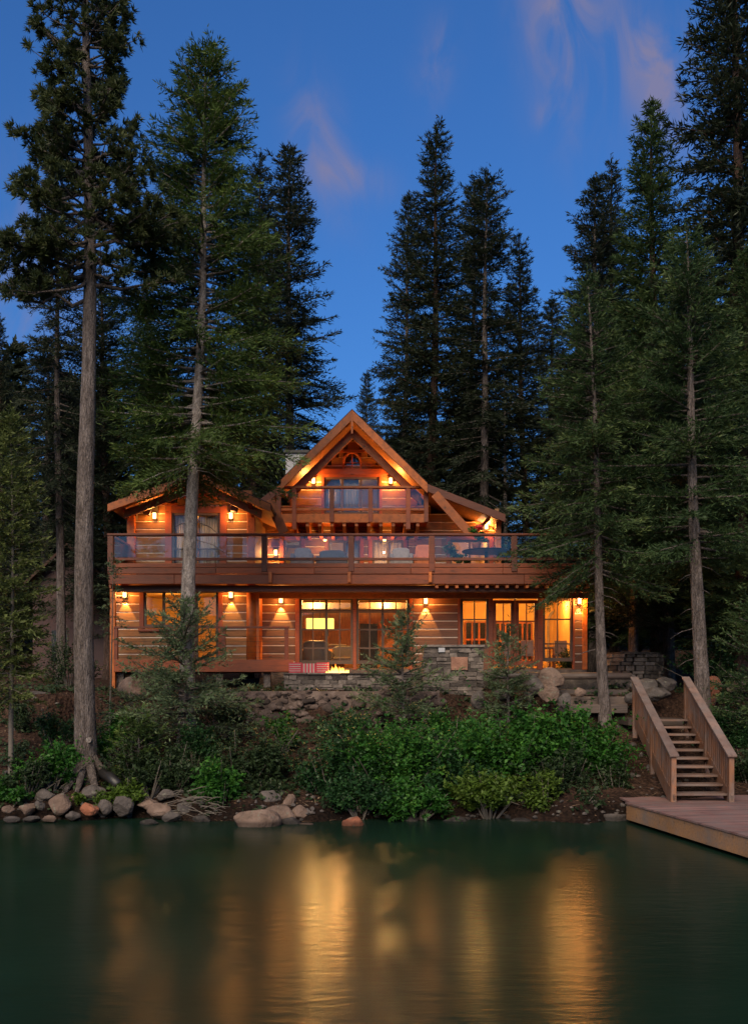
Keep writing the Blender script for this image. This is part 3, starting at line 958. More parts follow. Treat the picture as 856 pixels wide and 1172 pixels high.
# roofs
for (xa, za, xb, zb) in ((apx, apz, elx, elz), (apx, apz, erx, erz)):
    roof_plane(xa, za, xb, zb, RM, 42, t=.11)
    roof_plane(xa, za, xb, zb, RM + .03, 41.5, t=.05, name='soffit', mat='soffit', lift=-.055)
    barge(xa, za + .1, xb, zb + .1, RM, .24)
    xi = apx + (xb - apx) * .93; zi = apz + (zb - apz) * .93
    barge(xa, za - .1, xi, zi - .1, RM + .75, .26, w=.14, name='rafter', drop=.16)
roof_plane(erx - .02, erz, srx, srz, RM, 42, t=.10)
roof_plane(erx, erz, srx - .04, srz, RM + .03, 41.5, t=.05, name='soffit', mat='soffit', lift=-.055)
barge(erx, erz + .08, srx, srz + .08, RM, .24, mat='rail')
roof_plane(elx + .02, elz, slx, slz, RM + .4, 42, t=.10)
barge(elx, elz + .08, slx, slz + .08, RM + .4, .22, mat='rail')
# long diagonal timbers flanking the gable
b = MB(); b.beam((X(497, RM), RM - .1, Z(566, RM)), (X(537, RM), RM - .1, Z(611, RM)), .09, .30, up=(.7, 0, .7)); b.build('diagonal_timber', M['timber'], house, bevel=.01)
b = MB(); b.beam((X(309, 31.9), 31.9, Z(572, 31.9)), (X(325, 31.9), 31.9, Z(610, 31.9)), .09, .32, up=(.7, 0, .7)); b.build('diagonal_timber', M['timber'], house, bevel=.01)
for (a, c) in (((541, 612), (561, 592)), ((568, 611), (572, 597))):
    b = MB(); b.beam((X(a[0], RM + 1), RM + 1, Z(a[1], RM + 1)), (X(c[0], RM + 1), RM + 1, Z(c[1], RM + 1)), .12, .12, up=(0, 1, 0)); b.build('brace', M['timber'], house)
b = MB(); b.box(X(570, RM + .6) - .09, X(570, RM + .6) + .09, RM + .5, RM + .68, Z2, Z(596, RM + .6)); b.build('post', M['timber'], house, bevel=.01)
b = MB(); b.beam((apx, RM - .05, apz - .1), (apx, RM - .05, Z(497, RM)), .06, .10, up=(0, 1, 0)); b.build('king_post', M['timber'], house)
# chimney
CY = 37.0
b = MB(); b.box(X(327, CY), X(352, CY), CY, CY + .9, 8.5, Z(519, CY)); ch = b.build('chimney', M['white'], house)
b = MB(); b.box(X(325, CY), X(354, CY), CY - .08, CY + .98, Z(518.5, CY), Z(515.5, CY)); b.build('chimney_cap', M['black'], ch)

# --- the upper balcony
bx0, bx1 = X(317, YB), X(490, YB)
b = MB()
b.box(bx0, bx1, YB + .02, YC - .01, ZB - .10, ZB)
balc = b.build('balcony', M['timber'], house)
b = MB(); b.box(bx0, bx1, YB - .07, YB + .018, Z(598.5, YB), Z(588.5, YB)); b.build('fascia', M['timber'], balc, bevel=.01)
for px in np.linspace(338, 478, 11):
    b = MB(); x = X(px, YB)
    vs = [(YB - .02, ZB - .25), (YB - .02, ZB - .34), (YB + .22, ZB - .56), (YC - .02, ZB - .60), (YC - .02, ZB - .105), (YB + .03, ZB - .105)]
    bv = [(x - .055, p[0], p[1]) for p in vs] + [(x + .055, p[0], p[1]) for p in vs]
    k = len(vs)
    b._add(bv, [tuple(range(k)), tuple(range(2 * k - 1, k - 1, -1))] + [((i + 1) % k, i, k + i, k + (i + 1) % k) for i in range(k)])
    b.build('joist', M['timber'], balc)
bposts = [319.5, 337, 380, 424, 467, 487.5]
for px in bposts:
    b = MB(); x = X(px, YB); lo = Z(606 if px in (337, 467) else 598, YB)
    b.box(x - .075, x + .075, YB - .11, YB + .04, lo, Z(559.5, YB)); b.build('post', M['red'], balc, bevel=.008)
b = MB(); b.box(bx0, bx1, YB - .13, YB + .07, Z(559.5, YB) + .002, Z(557, YB)); b.build('rail', M['timber'], balc, bevel=.008)
b = MB()
for a, c in zip(bposts[:-1], bposts[1:]): b.box(X(a, YB) + .076, X(c, YB) - .076, YB - .06, YB + .02, Z(584.5, YB), Z(582, YB))
b.build('rail', M['timber'], balc)
for a, c in zip(bposts[:-1], bposts[1:]):
    b = MB(); b.box(X(a, YB) + .078, X(c, YB) - .078, YB - .03, YB - .018, Z(582, YB) + .005, Z(560, YB)); b.build('glass_panel', M['railglass'], balc)
for xx in (bx0, bx1 - .12):
    b = MB(); b.box(xx, xx + .12, YB + .07, YC - .02, Z(559.5, YB), Z(557, YB)); b.box(xx + .04, xx + .10, YB + .04, YC - .02, Z(584.5, YB), Z(582, YB)); b.build('rail', M['timber'], balc)
    b = MB(); b.box(xx + .05, xx + .062, YB + .08, YC - .03, Z(581.5, YB), Z(560, YB)); b.build('glass_panel', M['railglass'], balc)
# --- roof over the lower right end beyond the deck and stone foundation
b = MB(); b.box(X(297, YW), xR1, YW - .02, 37, 2.9, Z1 - .05); b.build('foundation', M['stone'], house)


# ----------------------------------------------------------------- wall lamps
def sconce(px, py, Y, label, e=14, spot=0, pt=.22):
    x, z = X(px, Y), Z(py, Y)
    t = thing('wall_lamp', label, 'wall lamp', (x, Y, z), 'lit wall lamps on the log walls')
    b = MB(); b.box(x - .06, x + .06, Y - .028, Y - .006, z - .10, z + .14); b.build('back_plate', M['black'], t)
    b = MB(); b.lathe([(.05, -.09), (.056, -.08), (.056, .08), (.05, .09)], (x, Y - .12, z), 12); b.build('lamp_glass', M['lampglass'], t, smooth=True)
    b = MB(); b.lathe([(.075, .092), (.07, .115), (.02, .15)], (x, Y - .12, z), 12); b.box(x - .012, x + .012, Y - .12, Y - .02, z + .12, z + .14)
    b.build('cap', M['black'], t)
    lamp('POINT', (x, Y - pt, z - .02), e, (1.0, .38, .08), t, shadow_soft_size=.05)
    if spot:
        lamp('SPOT', (x, Y - .10, z - .11), spot, (1.0, .52, .14), t, shadow_soft_size=.02, spot_size=math.radians(58), spot_blend=.25, rot=(math.radians(7), 0, 0))
    return t


sconce(178, 591, YLG, 'lit lantern left of the curtained door on the upper left wing', 16)
sconce(265, 591, YLG, 'lit lantern beside the speaker right of the curtained door', 16)
sconce(144, 681, YL, 'lit lamp at the left corner of the lower left wing', 14, 60)
sconce(265, 681, YL, 'lit lamp near the log post at the end of the lower left wing', 14, 60)
sconce(322, 687, YW, 'lit lamp between the log post and the wide glazed doors', 14, 130)
sconce(487, 688, YW, 'lit lamp on the wall above the stone barbecue', 14, 130)
sconce(662, 688, YW, 'lit lamp at the right end of the lower storey', 40, 60)
sconce(359, 551, YC, 'lit lamp left of the balcony windows under the gable', 40)
sconce(447, 551, YC, 'lit lamp right of the balcony windows under the gable', 40)
sconce(316, 633, YC, 'lit lamp on the main deck below the balcony', 26)
# small lamps added under the balcony and right hand eave for the warm wash
for (px, py, lab) in ((372, 612, 'small added fill lamp under the left half of the balcony'), (440, 612, 'small added fill lamp under the right half of the balcony')):
    t = thing('added_soffit_lamp', lab, 'added soffit lamp', (X(px, 34.2), 34.2, Z(py, 34.2)), 'added fill lamps under the balcony')
    b = MB(); b.lathe([(.05, 0), (.06, .05)], (X(px, 34.2), 34.2, ZB - .66), 10); b.build('lamp_glass', M['lampglass'], t)
    lamp('POINT', (X(px, 33.8), 33.8, ZB - .9), 16, (1, .45, .12), t, shadow_soft_size=.05)
    t.location.z = ZB - .66
    for c in t.children:
        if c.type == 'MESH':
            c.location.z -= (ZB - .66 - Z(py, 34.2))
        else:
            c.location.z -= (ZB - .66 - Z(py, 34.2))
sconce(556, 603, YC, 'added fill lamp under the low right eave of the roof', 30)  # extra lamp, added to warm the soffit here

# speakers by the upper lanterns
for (px, py, lab) in ((270, 582, 'black speaker tilted beside the right lantern of the upper left wing'), (171, 585, 'black speaker beside the left lantern of the upper left wing')):
    x, z = X(px, YLG), Z(py, YLG)
    t = thing('outdoor_speaker', lab, 'speaker', (x, YLG, z), 'black speakers on the upper left wing')
    b = MB(); b.beam((x - .03, YLG - .22, z - .16), (x + .03, YLG - .16, z + .16), .22, .18, up=(0, 1, 0)); b.build('cabinet', M['black'], t, bevel=.02)
    b = MB(); b.box(x - .02, x + .02, YLG - .12, YLG - .01, z - .02, z + .02); b.build('bracket', M['black'], t)

# pendant, ceiling downlights and furniture in the middle room
px, Y = 366, 34.2
t = thing('pendant_lamp', 'glowing yellow rectangular pendant lamp inside the middle room', 'lamp', (X(px, Y), Y, Z(719, Y)))
b = MB(); b.box(X(351, Y), X(382, Y), Y - .2, Y + .2, Z(720, Y), Z(708, Y)); b.build('lamp_shade', M['lampbright'], t)
b = MB(); b.tube([(X(px, Y), Y, Z(708, Y)), (X(px, Y), Y, 6.15)], [.012, .012], 6); b.build('rod', M['black'], t)
for px, lab in ((379, 'round lit downlight over the left doors of the middle room'), (428, 'round lit downlight over the right doors of the middle room')):
    Y = 32.6
    b = MB(); b.lathe([(.13, 0), (.14, .03)], (X(px, Y), Y, 6.11), 14)
    tag(b.build('ceiling_light', M['downlight']), lab, 'ceiling light', 'downlights in the middle room')


def armchair(px, Y, z, label, mat, group=None, w=.75, rz=0.0, back=.85):
    t = thing('armchair', label, 'chair', (X(px, Y), Y, z), group)
    x = X(px, Y)
    b = MB(); b.box(x - w / 2 + .08, x + w / 2 - .08, Y - .3, Y + .25, z + .2, z + .44); b.build('seat', M[mat], t, bevel=.05)
    b = MB(); b.prism([(x - w / 2 + .05, z + .2), (x + w / 2 - .05, z + .2), (x + w / 2 - .08, z + back - .06), (x + w / 4, z + back), (x - w / 4, z + back), (x - w / 2 + .08, z + back - .06)], Y + .2, Y + .36); b.build('backrest', M[mat], t, bevel=.04)
    for s in (-1, 1):
        b = MB(); xa = x + s * (w / 2 - .05); b.box(xa - .06, xa + .06, Y - .3, Y + .3, z + .12, z + .6); b.build('armrest', M[mat], t, bevel=.03)
        for q in (-.24, .26):
            b = MB(); b.box(xa - .025, xa + .025, Y + q - .025, Y + q + .025, z, z + .13); b.build('leg', M['black'], t)
    t.rotation_euler.z = rz
    return t


armchair(362, 32.6, Z1, 'dark leather armchair inside the left glazed doors', 'dark_leather', w=1.0, back=.95, rz=math.pi)
armchair(393, 33.6, Z1, 'second dark leather armchair deeper in the middle room', 'dark_leather', w=.9, back=.85)
# kitchen island
t = thing('kitchen_island', 'wooden kitchen island under the yellow pendant lamp', 'counter', (X(370, 34.2), 34.2, Z1))
b = MB(); b.box(X(345, 34.2), X(394, 34.2), 33.9, 34.5, Z1, Z1 + .86); b.build('cabinet', M['soffit'], t, bevel=.01)
b = MB(); b.box(X(343, 34.2), X(396, 34.2), 33.84, 34.56, Z1 + .862, Z1 + .91); b.build('worktop', M['log_edge'], t)
# dining table and chairs in the right room
t = thing('dining_table', 'pale dining table behind the right hand doors', 'table', (X(600, 32.9), 32.9, Z1))
b = MB(); b.box(X(572, 32.9), X(634, 32.9), 32.5, 33.3, Z1 + .70, Z1 + .75); b.build('tabletop', M['cushwhite'], t)
for a in (575, 631):
    for q in (32.56, 33.24):
        b = MB(); b.box(X(a, 32.9) - .03, X(a, 32.9) + .03, q - .03, q + .03, Z1, Z1 + .70); b.build('leg', M['soffit'], t)
for px, Y, lab in ((580, 32.3, 'cream dining chair behind the left french door'), (602, 32.3, 'cream dining chair behind the right french door'), (640, 32.6, 'cream dining chair at the table end behind the tall right window')):
    x = X(px, Y)
    t = thing('dining_chair', lab, 'chair', (x, Y, Z1), 'dining chairs in the right room')
    b = MB(); b.box(x - .22, x + .22, Y - .2, Y + .22, Z1 + .42, Z1 + .47); b.build('seat', M['cushwhite'], t, bevel=.01)
    b = MB(); b.box(x - .21, x + .21, Y - .22, Y - .18, Z1 + .475, Z1 + .95); b.build('backrest', M['cushwhite'], t, bevel=.01)
    for a in (-.19, .19):
        for q in (-.17, .19):
            b = MB(); b.box(x + a - .02, x + a + .02, Y + q - .02, Y + q + .02, Z1, Z1 + .42); b.build('leg', M['soffit'], t)

# ----------------------------------------------------------------- furniture on the main deck
armchair(346, 30.6, Z2, 'pale grey deck chair behind the second glass panel', 'cushwhite', 'chairs on the main deck', w=.7)
armchair(380, 31.2, Z2, 'broad grey round backed deck seat in the middle of the deck', 'cushgrey', 'chairs on the main deck', w=1.0, back=.86)
armchair(459, 30.6, Z2, 'white and grey deck chair left of the orange one', 'cushwhite', 'chairs on the main deck', w=.72)
armchair(485, 30.8, Z2, 'deck chair with bright orange cushions beside the rail post', 'cushorange', 'chairs on the main deck', w=.68, back=.98)
t = thing('round_table', 'round dark patio table holding the flower pot on the main deck', 'table', (X(556, 30.6), 30.6, Z2))
b = MB(); b.lathe([(.75, .68), (.78, .70), (.75, .72)], (X(556, 30.6), 30.6, Z2), 28); b.build('tabletop', M['black'], t)
b = MB(); b.lathe([(.3, 0), (.28, .03), (.05, .06), (.05, .68)], (X(556, 30.6), 30.6, Z2), 12); b.build('pedestal', M['black'], t)


# ----------------------------------------------------------------- foliage generators
def rot_quads(C, A, B):
    """C centre, A half-length vector, B half-width vector -> diamond-ish quads"""
    return np.stack([C - A, C + B - A * .15, C + A, C - B - A * .15], 1)


def unit(v): return v / (np.linalg.norm(v, axis=-1, keepdims=True) + 1e-9)


def branch_spray(rg, p0, az, L, e0, sag, q=.15, w=.022, step=.1, hang=.2, dens=1.0, spread=.55, m=7):
    """one flat feathery spray of a conifer: side twigs off a sagging axis, each twig a plume of narrow needle fingers"""
    n = max(3, int(L / step))
    s = (np.arange(n) + rg.uniform(0, 1, n) * .5) / n
    s = .12 + .88 * s
    h = np.array((math.cos(az), math.sin(az), 0)); sd = np.array((-math.sin(az), math.cos(az), 0))
    roll = rg.normal() * .30
    sd = sd * math.cos(roll) + np.array((0, 0, math.sin(roll)))
    r = s * L
    zc = np.tan(e0) * r - sag * L * s ** 2 + .13 * L * np.clip(s - .6, 0, 1) ** 2 * 4
    bend = rg.normal() * .12
    P = p0 + h * r[:, None] + sd * (bend * L * s ** 2)[:, None] + np.array((0, 0, 1.0)) * zc[:, None]
    T = unit(np.gradient(P, axis=0))
    out = []; rn = []
    base = rg.uniform(0, 1)
    for sg in (-1, 1, 0):
        if sg:
            tl = np.clip(spread * L * (1.06 - s) ** .8 * np.clip(s * 3.5, .3, 1), .09, 1.0) * rg.uniform(.55, 1.15, n)
            ang = rg.uniform(.55, 1.0, n)
            D = unit(T * np.cos(ang)[:, None] + sd * (sg * np.sin(ang))[:, None] + np.array((0, 0, 1)) * rg.normal(-hang * .55, .26, n)[:, None])
        else:            # the leading shoot itself
            tl = np.full(n, step * 1.3); D = T
        k = (np.arange(m) + .6) / m
        for side in (-1, 1):
            C0 = P[:, None, :] + D[:, None, :] * (tl[:, None] * k[None])[..., None]
            C0[..., 2] -= (tl[:, None] * k[None]) ** 2 * hang * .8
            keep = rg.uniform(0, 1, (n, m)) < np.clip(tl[:, None] * 6.5 / m * .15 / q * 1.6, .25, 1) * dens
            up = unit(np.cross(D, sd * (sg if sg else 1)) + np.array((0, 0, 1e-3)))
            up = np.where(up[:, 2:3] < 0, -up, up)
            Sv = unit(np.cross(up, D)) * side
            A = D[:, None, :] * .80 + Sv[:, None, :] * (.62 * (1.1 - .8 * k))[None, :, None] + up[:, None, :] * .12
            A = A + rg.normal(size=A.shape) * np.array((.2, .2, .32))
            C = C0[keep]; A = unit(A[keep]); Up = np.broadcast_to(up[:, None, :], (n, m, 3))[keep]
            c = len(C)
            B = unit(np.cross(A, Up + rg.normal(size=(c, 3)) * .75))
            kk = np.broadcast_to(k[None], (n, m))[keep]; ss = np.broadcast_to(s[:, None], (n, m))[keep]
            ln = q * rg.uniform(.7, 1.25, c) * (1.1 - .35 * kk); ww = w * rg.uniform(.75, 1.3, c)
            out.append(rot_quads(C + A * (ln * .5)[:, None], A * (ln * .55)[:, None], B * ww[:, None]))
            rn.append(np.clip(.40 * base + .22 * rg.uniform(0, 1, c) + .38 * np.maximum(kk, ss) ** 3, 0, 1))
    return np.concatenate(out), np.concatenate(rn), P


def fir(seed, H, cb, R, gap=.42, q=.16, w=.034, step=.1, power=.75, e_low=-.25, e_top=.55, sag=.12, nb=(5, 7), dens=1.0, skip=.06, hang=.25, trunk_r=.22, bare=True, lean=(0, 0), front_gap=0.0, irregular=.0, low_taper=.25):
    """returns crown quads, their random values, and a trunk MB (origin at the foot)"""
    rg = np.random.default_rng(seed)
    Vs = []; Rs = []
    tb = MB()

    def axis(z):
        t = z / H
        return np.array((lean[0] * t + .05 * math.sin(z * .5 + seed), lean[1] * t + .05 * math.cos(z * .37 + seed), z))
    zs = np.linspace(-.35, H - .15, 24)
    rad = [trunk_r * ((1 - max(z, 0) / H) ** .85 * .96 + .04) * (1 + .55 * math.exp(-max(z + .1, 0) / .35)) for z in zs]
    tb.tube([axis(z) for z in zs], rad, 12, jit=.05)
    z = cb
    while z < H - .12:
        t = (z - cb) / (H - cb)
        Lm = R * max((1 - t), .0) ** power * min(1, low_taper * 3.3 + t * 6 * (1 - low_taper)) + .10
        n = rg.integers(nb[0], nb[1] + 1) if Lm > .4 else 4
        a0 = rg.uniform(0, 6.28)
        for i in range(n):
            if rg.uniform() < skip: continue
            az = a0 + i * 6.283 / n + rg.normal() * .22
            if front_gap and math.cos(az + math.pi / 2) > .72 and rg.uniform() < front_gap: continue
            L = Lm * rg.uniform(.68, 1.10) * (1 + irregular * rg.normal())
            L = max(L, .12)
            e0 = e_low + (e_top - e_low) * t ** .8 + rg.normal() * .09
            zz = z + rg.uniform(-.5, .5) * gap
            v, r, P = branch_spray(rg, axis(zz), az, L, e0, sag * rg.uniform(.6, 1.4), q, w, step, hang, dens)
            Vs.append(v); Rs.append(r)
            if L > .7:
                tb.tube([axis(zz), P[len(P) // 2], P[-1]], [.012 + .012 * L, .008 + .006 * L, .004], 4)
        z += gap * rg.uniform(.75, 1.25) * (1 - .45 * t)
    # leader
    c = 60
    C = axis(H - .2) + rg.normal(size=(c, 3)) * np.array((.05, .05, .25))
    A = unit(rg.normal(size=(c, 3)) * .6 + np.array((0, 0, 1.)))
    B = unit(np.cross(A, rg.normal(size=(c, 3))))
    Vs.append(rot_quads(C, A * q * .5, B * w)); Rs.append(rg.uniform(0, .6, c))
    if bare:     # dead limbs below the crown
        for _ in range(16):
            zz = rg.uniform(cb * .35, cb + .5); az = rg.uniform(0, 6.28); L = rg.uniform(.25, 1.0) * min(R * .5, 1)
            p = axis(zz); d = np.array((math.cos(az), math.sin(az), -.25))
            tb.tube([p, p + d * L * .6, p + d * L + np.array((0, 0, -.15 * L))], [.018, .011, .004], 4)
    return np.concatenate(Vs), np.concatenate(Rs), tb


def pine(seed, H, cb, R, trunk_r=.28, nbr=70, lean=(0, 0), q=.18, tuft=22, w=.012, low_branch=None, clump=1.0):
    rg = np.random.default_rng(seed)
    Vs = []; Rs = []; tb = MB()

    def axis(z):
        t = z / H
        return np.array((lean[0] * t + .07 * math.sin(z * .4 + seed), lean[1] * t, z))
    zs = np.linspace(-.35, H - .2, 28)
    rad = [trunk_r * ((1 - max(z, 0) / H) ** .8 * .95 + .05) * (1 + .5 * math.exp(-max(z + .1, 0) / .4)) for z in zs]
    tb.tube([axis(z) for z in zs], rad, 14, jit=.05)

    def put(C, D, base):
        c = len(C)
        Cc = np.repeat(C, tuft, 0); Dd = np.repeat(D, tuft, 0); bb = np.repeat(base, tuft)
        J = unit(rg.normal(size=(len(Cc), 3)))
        A = unit(Dd * .75 + J * .9)
        B = unit(np.cross(A, rg.normal(size=A.shape)))
        ln = q * rg.uniform(.6, 1.15, len(Cc))
        Vs.append(rot_quads(Cc + A * (ln * .5)[:, None], A * (ln * .5)[:, None], B * (w * rg.uniform(.8, 1.6, len(Cc)))[:, None]))
        Rs.append(np.clip(.5 * bb + .5 * rg.uniform(0, 1, len(Cc)), 0, 1))
    for i in range(nbr):
        t = (i + rg.uniform(0, 1)) / nbr
        z = cb + (H - cb - .3) * t
        L = R * (1 - t * .85) * rg.uniform(.45, 1.12)
        az = rg.uniform(0, 6.28)
        e0 = -.20 + .75 * t + rg.normal() * .18
        if low_branch and i < len(low_branch):
            z, az, L, e0 = low_branch[i]
        p = axis(z)
        n = 7
        s = np.linspace(0, 1, n)
        h = np.array((math.cos(az), math.sin(az), 0))
        P = p + h * (s * L)[:, None] + np.array((0, 0, 1.)) * (math.tan(e0) * s * L + .16 * L * s ** 2 - .22 * L * s * (1 - s))[:, None]
        P[1:-1] += rg.normal(size=(n - 2, 3)) * .05 * L * .5
        tb.tube(list(P), list(np.linspace(.018 + .018 * L, .006, n)), 5)
        ns = max(4, int(L * 5.0))
        for k in range(ns):
            sf = rg.uniform(.30, 1.0)
            b0 = np.array([np.interp(sf, s, P[:, j]) for j in range(3)])
            a2 = az + rg.choice((-1, 1)) * rg.uniform(.3, 1.1)
            l2 = L * .34 * (1.15 - sf) + .14
            d = unit(np.array((math.cos(a2), math.sin(a2), rg.uniform(-.12, .5))))
            b1 = b0 + d * l2
            if l2 > .22: tb.tube([b0, (b0 + b1) / 2 + np.array((0, 0, -.02)), b1], [.012, .008, .004], 4)
            m = max(2, int(l2 / .10 * clump))
            f = rg.uniform(.25, 1.0, m)
            put(b0 + (b1 - b0) * f[:, None] + rg.normal(size=(m, 3)) * .05, np.repeat(d[None], m, 0) + np.array((0, 0, .35)), rg.uniform(0, 1) * np.ones(m))
        m = 4
        put(np.repeat(P[-1][None], m, 0) + rg.normal(size=(m, 3)) * .07, np.repeat(unit(P[-1] - P[-2])[None], m, 0), rg.uniform(0, 1, m))
    return np.concatenate(Vs), np.concatenate(Rs), tb


def plant_tree(name, label, cat, loc, data, leaf, bark, group=None, rz=0.0, scale=(1, 1, 1)):
    V, R, tb = data
    t = thing(name, label, cat, (0, 0, 0), group)
    tb.build('trunk', M[bark], t, smooth=True)
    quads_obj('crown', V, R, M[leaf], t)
    t.location = loc; t.rotation_euler.z = rz; t.scale = scale
    return t


def stand(px, Y): return (X(px, Y), Y, gz(X(px, Y), Y) - .02)


def height_to(py, px, Y): return Z(py, Y) - gz(X(px, Y), Y)


# ----------------------------------------------------------------- the trees one can tell apart
G_FRONT, G_BACK = 'tall conifers before the house', 'dark conifers standing behind the house'
Y = 23.0; H = height_to(-190, 100, Y)
zz = height_to(340, 100, Y)
low = [(zz, math.radians(178), 2.3, -.05), (zz + .5, math.radians(205), 1.9, .0), (zz + .3, math.radians(10), 2.1, .05), (zz + 1.2, math.radians(160), 2.2, .0), (zz + 1.6, math.radians(-25), 2.2, .05)]
plant_tree('pine_tree', 'tallest pine by the shore with thick bare grey trunk, left of the house', 'tree', stand(99, Y),
           pine(3, H, height_to(330, 100, Y), 2.2, trunk_r=.262, nbr=230, lean=(.05, 0), low_branch=low), 'pine', 'bark', G_FRONT)
Y = 25.0; H = height_to(45, 225, Y)
plant_tree('fir_tree', 'olive green fir whose bare trunk crosses the left wing of the house', 'tree', stand(212, Y),
           fir(21, H, height_to(535, 215, Y), 2.75, gap=.20, lean=(.62, 0), trunk_r=.225, q=.17, w=.0145, power=.58, e_low=-.12, skip=.08, irregular=.14, nb=(6, 7), front_gap=.6, sag=.2), 'fir_olive', 'barkpale', G_FRONT)
Y = 26.0; H = height_to(255, 790, Y)
plant_tree('fir_tree', 'green fir with bright lower boughs, its trunk beside the dock stairs', 'tree', stand(803, Y),
           fir(33, H, height_to(640, 795, Y), 2.4, gap=.26, lean=(-.45, 0), trunk_r=.22, q=.17, w=.015, power=.62, skip=.12, front_gap=.55, irregular=.15, e_low=-.1), 'fir_green', 'bark', G_FRONT)
Y = 26.8; H = height_to(310, 680, Y)
plant_tree('fir_tree', 'slim trunked fir before the right end of the main deck', 'tree', stand(693, Y),
           fir(35, H, height_to(655, 685, Y), 2.3, gap=.27, lean=(-.5, 0), trunk_r=.16, q=.17, w=.014, power=.6, front_gap=.4, skip=.1, irregular=.15, sag=.2), 'fir_green', 'bark', G_FRONT)
# templates for the trees further back
TPL = {}


def template(key, kind, leaf, bark, **kw):
    data = kind(**kw)
    TPL[key] = (data, leaf, bark, kw['H'])


template('A', fir, 'fir_dark', 'barkbrown', seed=51, H=24, cb=4.5, R=3.0, gap=.36, q=.23, w=.022, step=.14, power=.66, skip=.12, irregular=.15, trunk_r=.30, e_low=-.35)
template('B', fir, 'fir_dark', 'bark', seed=52, H=24, cb=7.5, R=2.5, gap=.40, q=.23, w=.022, step=.14, power=.56, skip=.2, irregular=.22, trunk_r=.27, e_low=-.4, sag=.2)
template('C', fir, 'fir_green', 'barkbrown', seed=53, H=24, cb=3.0, R=3.2, gap=.36, q=.23, w=.022, step=.14, power=.70, skip=.08, irregular=.12, trunk_r=.30)
template('D', fir, 'fir_back', 'bark', seed=54, H=24, cb=6.0, R=2.7, gap=.39, q=.23, w=.022, step=.14, power=.60, skip=.18, irregular=.2, trunk_r=.28, e_low=-.35)
template('P', pine, 'pine', 'barkbrown', seed=55, H=24, cb=8, R=2.6, nbr=80, trunk_r=.3, tuft=10, q=.34, w=.022)
PROTO = {}


def back_tree(key, px, ytop, Y, rpx, label, rz, leaf=None, group=G_BACK, name='conifer_tree'):
    (V, R, tb), lf, bk, H0 = TPL[key]
    h = height_to(ytop, px, Y)
    rr = rpx * Y / F * 1.25
    R0 = {'A': 3.0, 'B': 2.5, 'C': 3.2, 'D': 2.7, 'P': 2.6}[key]
    if key not in PROTO:
        t = plant_tree(name, label, 'tree', (0, 0, 0), TPL[key][0], lf, bk, group)
        PROTO[key] = t
    else:
        t = copy_tree(PROTO[key])
        t['label'] = label; t['group'] = group
    t.location = stand(px, Y); t.rotation_euler = (math.sin(px * 1.7) * .022, math.sin(px * 2.9 + 1) * .024, rz)
    t.scale = (rr / R0, rr / R0, h / H0)
    return t


# left
back_tree('A', 3, 362, 46, 30, 'narrow fir at the far left edge with its tip against the sky', .3)
back_tree('D', 50, 385, 44, 48, 'grey green fir behind the tallest pine, left edge', 1.1)
back_tree('B', 70, 150, 33, 42, 'thin straight trunk close left of the tallest pine', 2.0)
back_tree('A', 128, 300, 40, 60, 'dark fir between the tallest pine and the olive fir', 2.6)
back_tree('C', 172, 330, 43, 55, 'dark fir hidden behind the left side of the olive fir', .9)
back_tree('A', 283, 178, 40, 55, 'dark fir close right of the olive fir, over the left wing', 3.6)
back_tree('D', 333, 158, 44, 62, 'ragged tall fir left of the house gable, against open sky', 4.4)
# middle
back_tree('D', 415, 428, 70, 24, 'small distant fir just right of the gable peak', 1.4)
back_tree('A', 490, 150, 44, 62, 'tallest pointed fir behind the right slope of the gable', 5.0)
back_tree('D', 456, 222, 47, 42, 'fir leaning against the left side of the tallest pointed fir', 2.3)
back_tree('B', 553, 190, 41, 52, 'fir with bare grey trunk rising behind the low right eave', .4)
back_tree('B', 534, 205, 46, 40, 'slender fir in the gap right of the tallest pointed fir', 3.0)
back_tree('A', 605, 268, 44, 48, 'dark fir with sharp tip right of the bare grey trunk', 1.9)
back_tree('D', 628, 340, 48, 46, 'lower fir filling the gap behind the main deck end', 5.6)
# right
back_tree('D', 679, 208, 40, 58, 'left one of the twin tips at the right of the house', 2.8)
back_tree('A', 703, 193, 43, 52, 'right one of the twin tips at the right of the house', .2)
back_tree('C', 755, 108, 36, 82, 'broad tall fir right of the twin tips, behind the stairs', 4.1)
back_tree('A', 838, -150, 32, 98, 'huge dark fir at the right edge reaching past the top', 5.3)
back_tree('D', 765, 380, 35, 55, 'fir with a plain brown trunk behind the round stone wall', 3.3)
back_tree('C', 880, 200, 38, 90, 'dark fir half out of view at the right edge', 1.0)
back_tree('C', 725, 330, 37, 60, 'green fir below the twin tips behind the slim trunk', 2.2)

Y = 42.0; b = MB(); H = height_to(425, 577, Y)
t = thing('dead_tree', 'thin pale dead trunk standing behind the low right eave', 'tree', stand(579, Y))
b.tube([(0, 0, -.3), (-.03, 0, H * .5), (-.08, 0, H)], [.13, .09, .02], 9, jit=.06)
rgs = random.Random(3)
for i in range(34):
    z = rgs.uniform(.25, .97) * H; a = rgs.uniform(0, 6.28); L = rgs.uniform(.25, 1.1)
    b.tube([(-.05, 0, z), (math.cos(a) * L * .6, math.sin(a) * L * .6, z - .1 * L), (math.cos(a) * L, math.sin(a) * L, z - .35 * L)], [.02, .012, .004], 4)
b.v = [(v[0] + t.location.x, v[1] + t.location.y, v[2] + t.location.z) for v in b.v]
b.build('trunk', M['barkpale'], t, smooth=True)
back_tree('C', 846, 290, 29.5, 72, 'green fir with full boughs close behind the stairs at the right edge', 2.7)
back_tree('D', 725, 470, 31.5, 50, 'low grey green fir between the slim trunk and the stairs', .8)
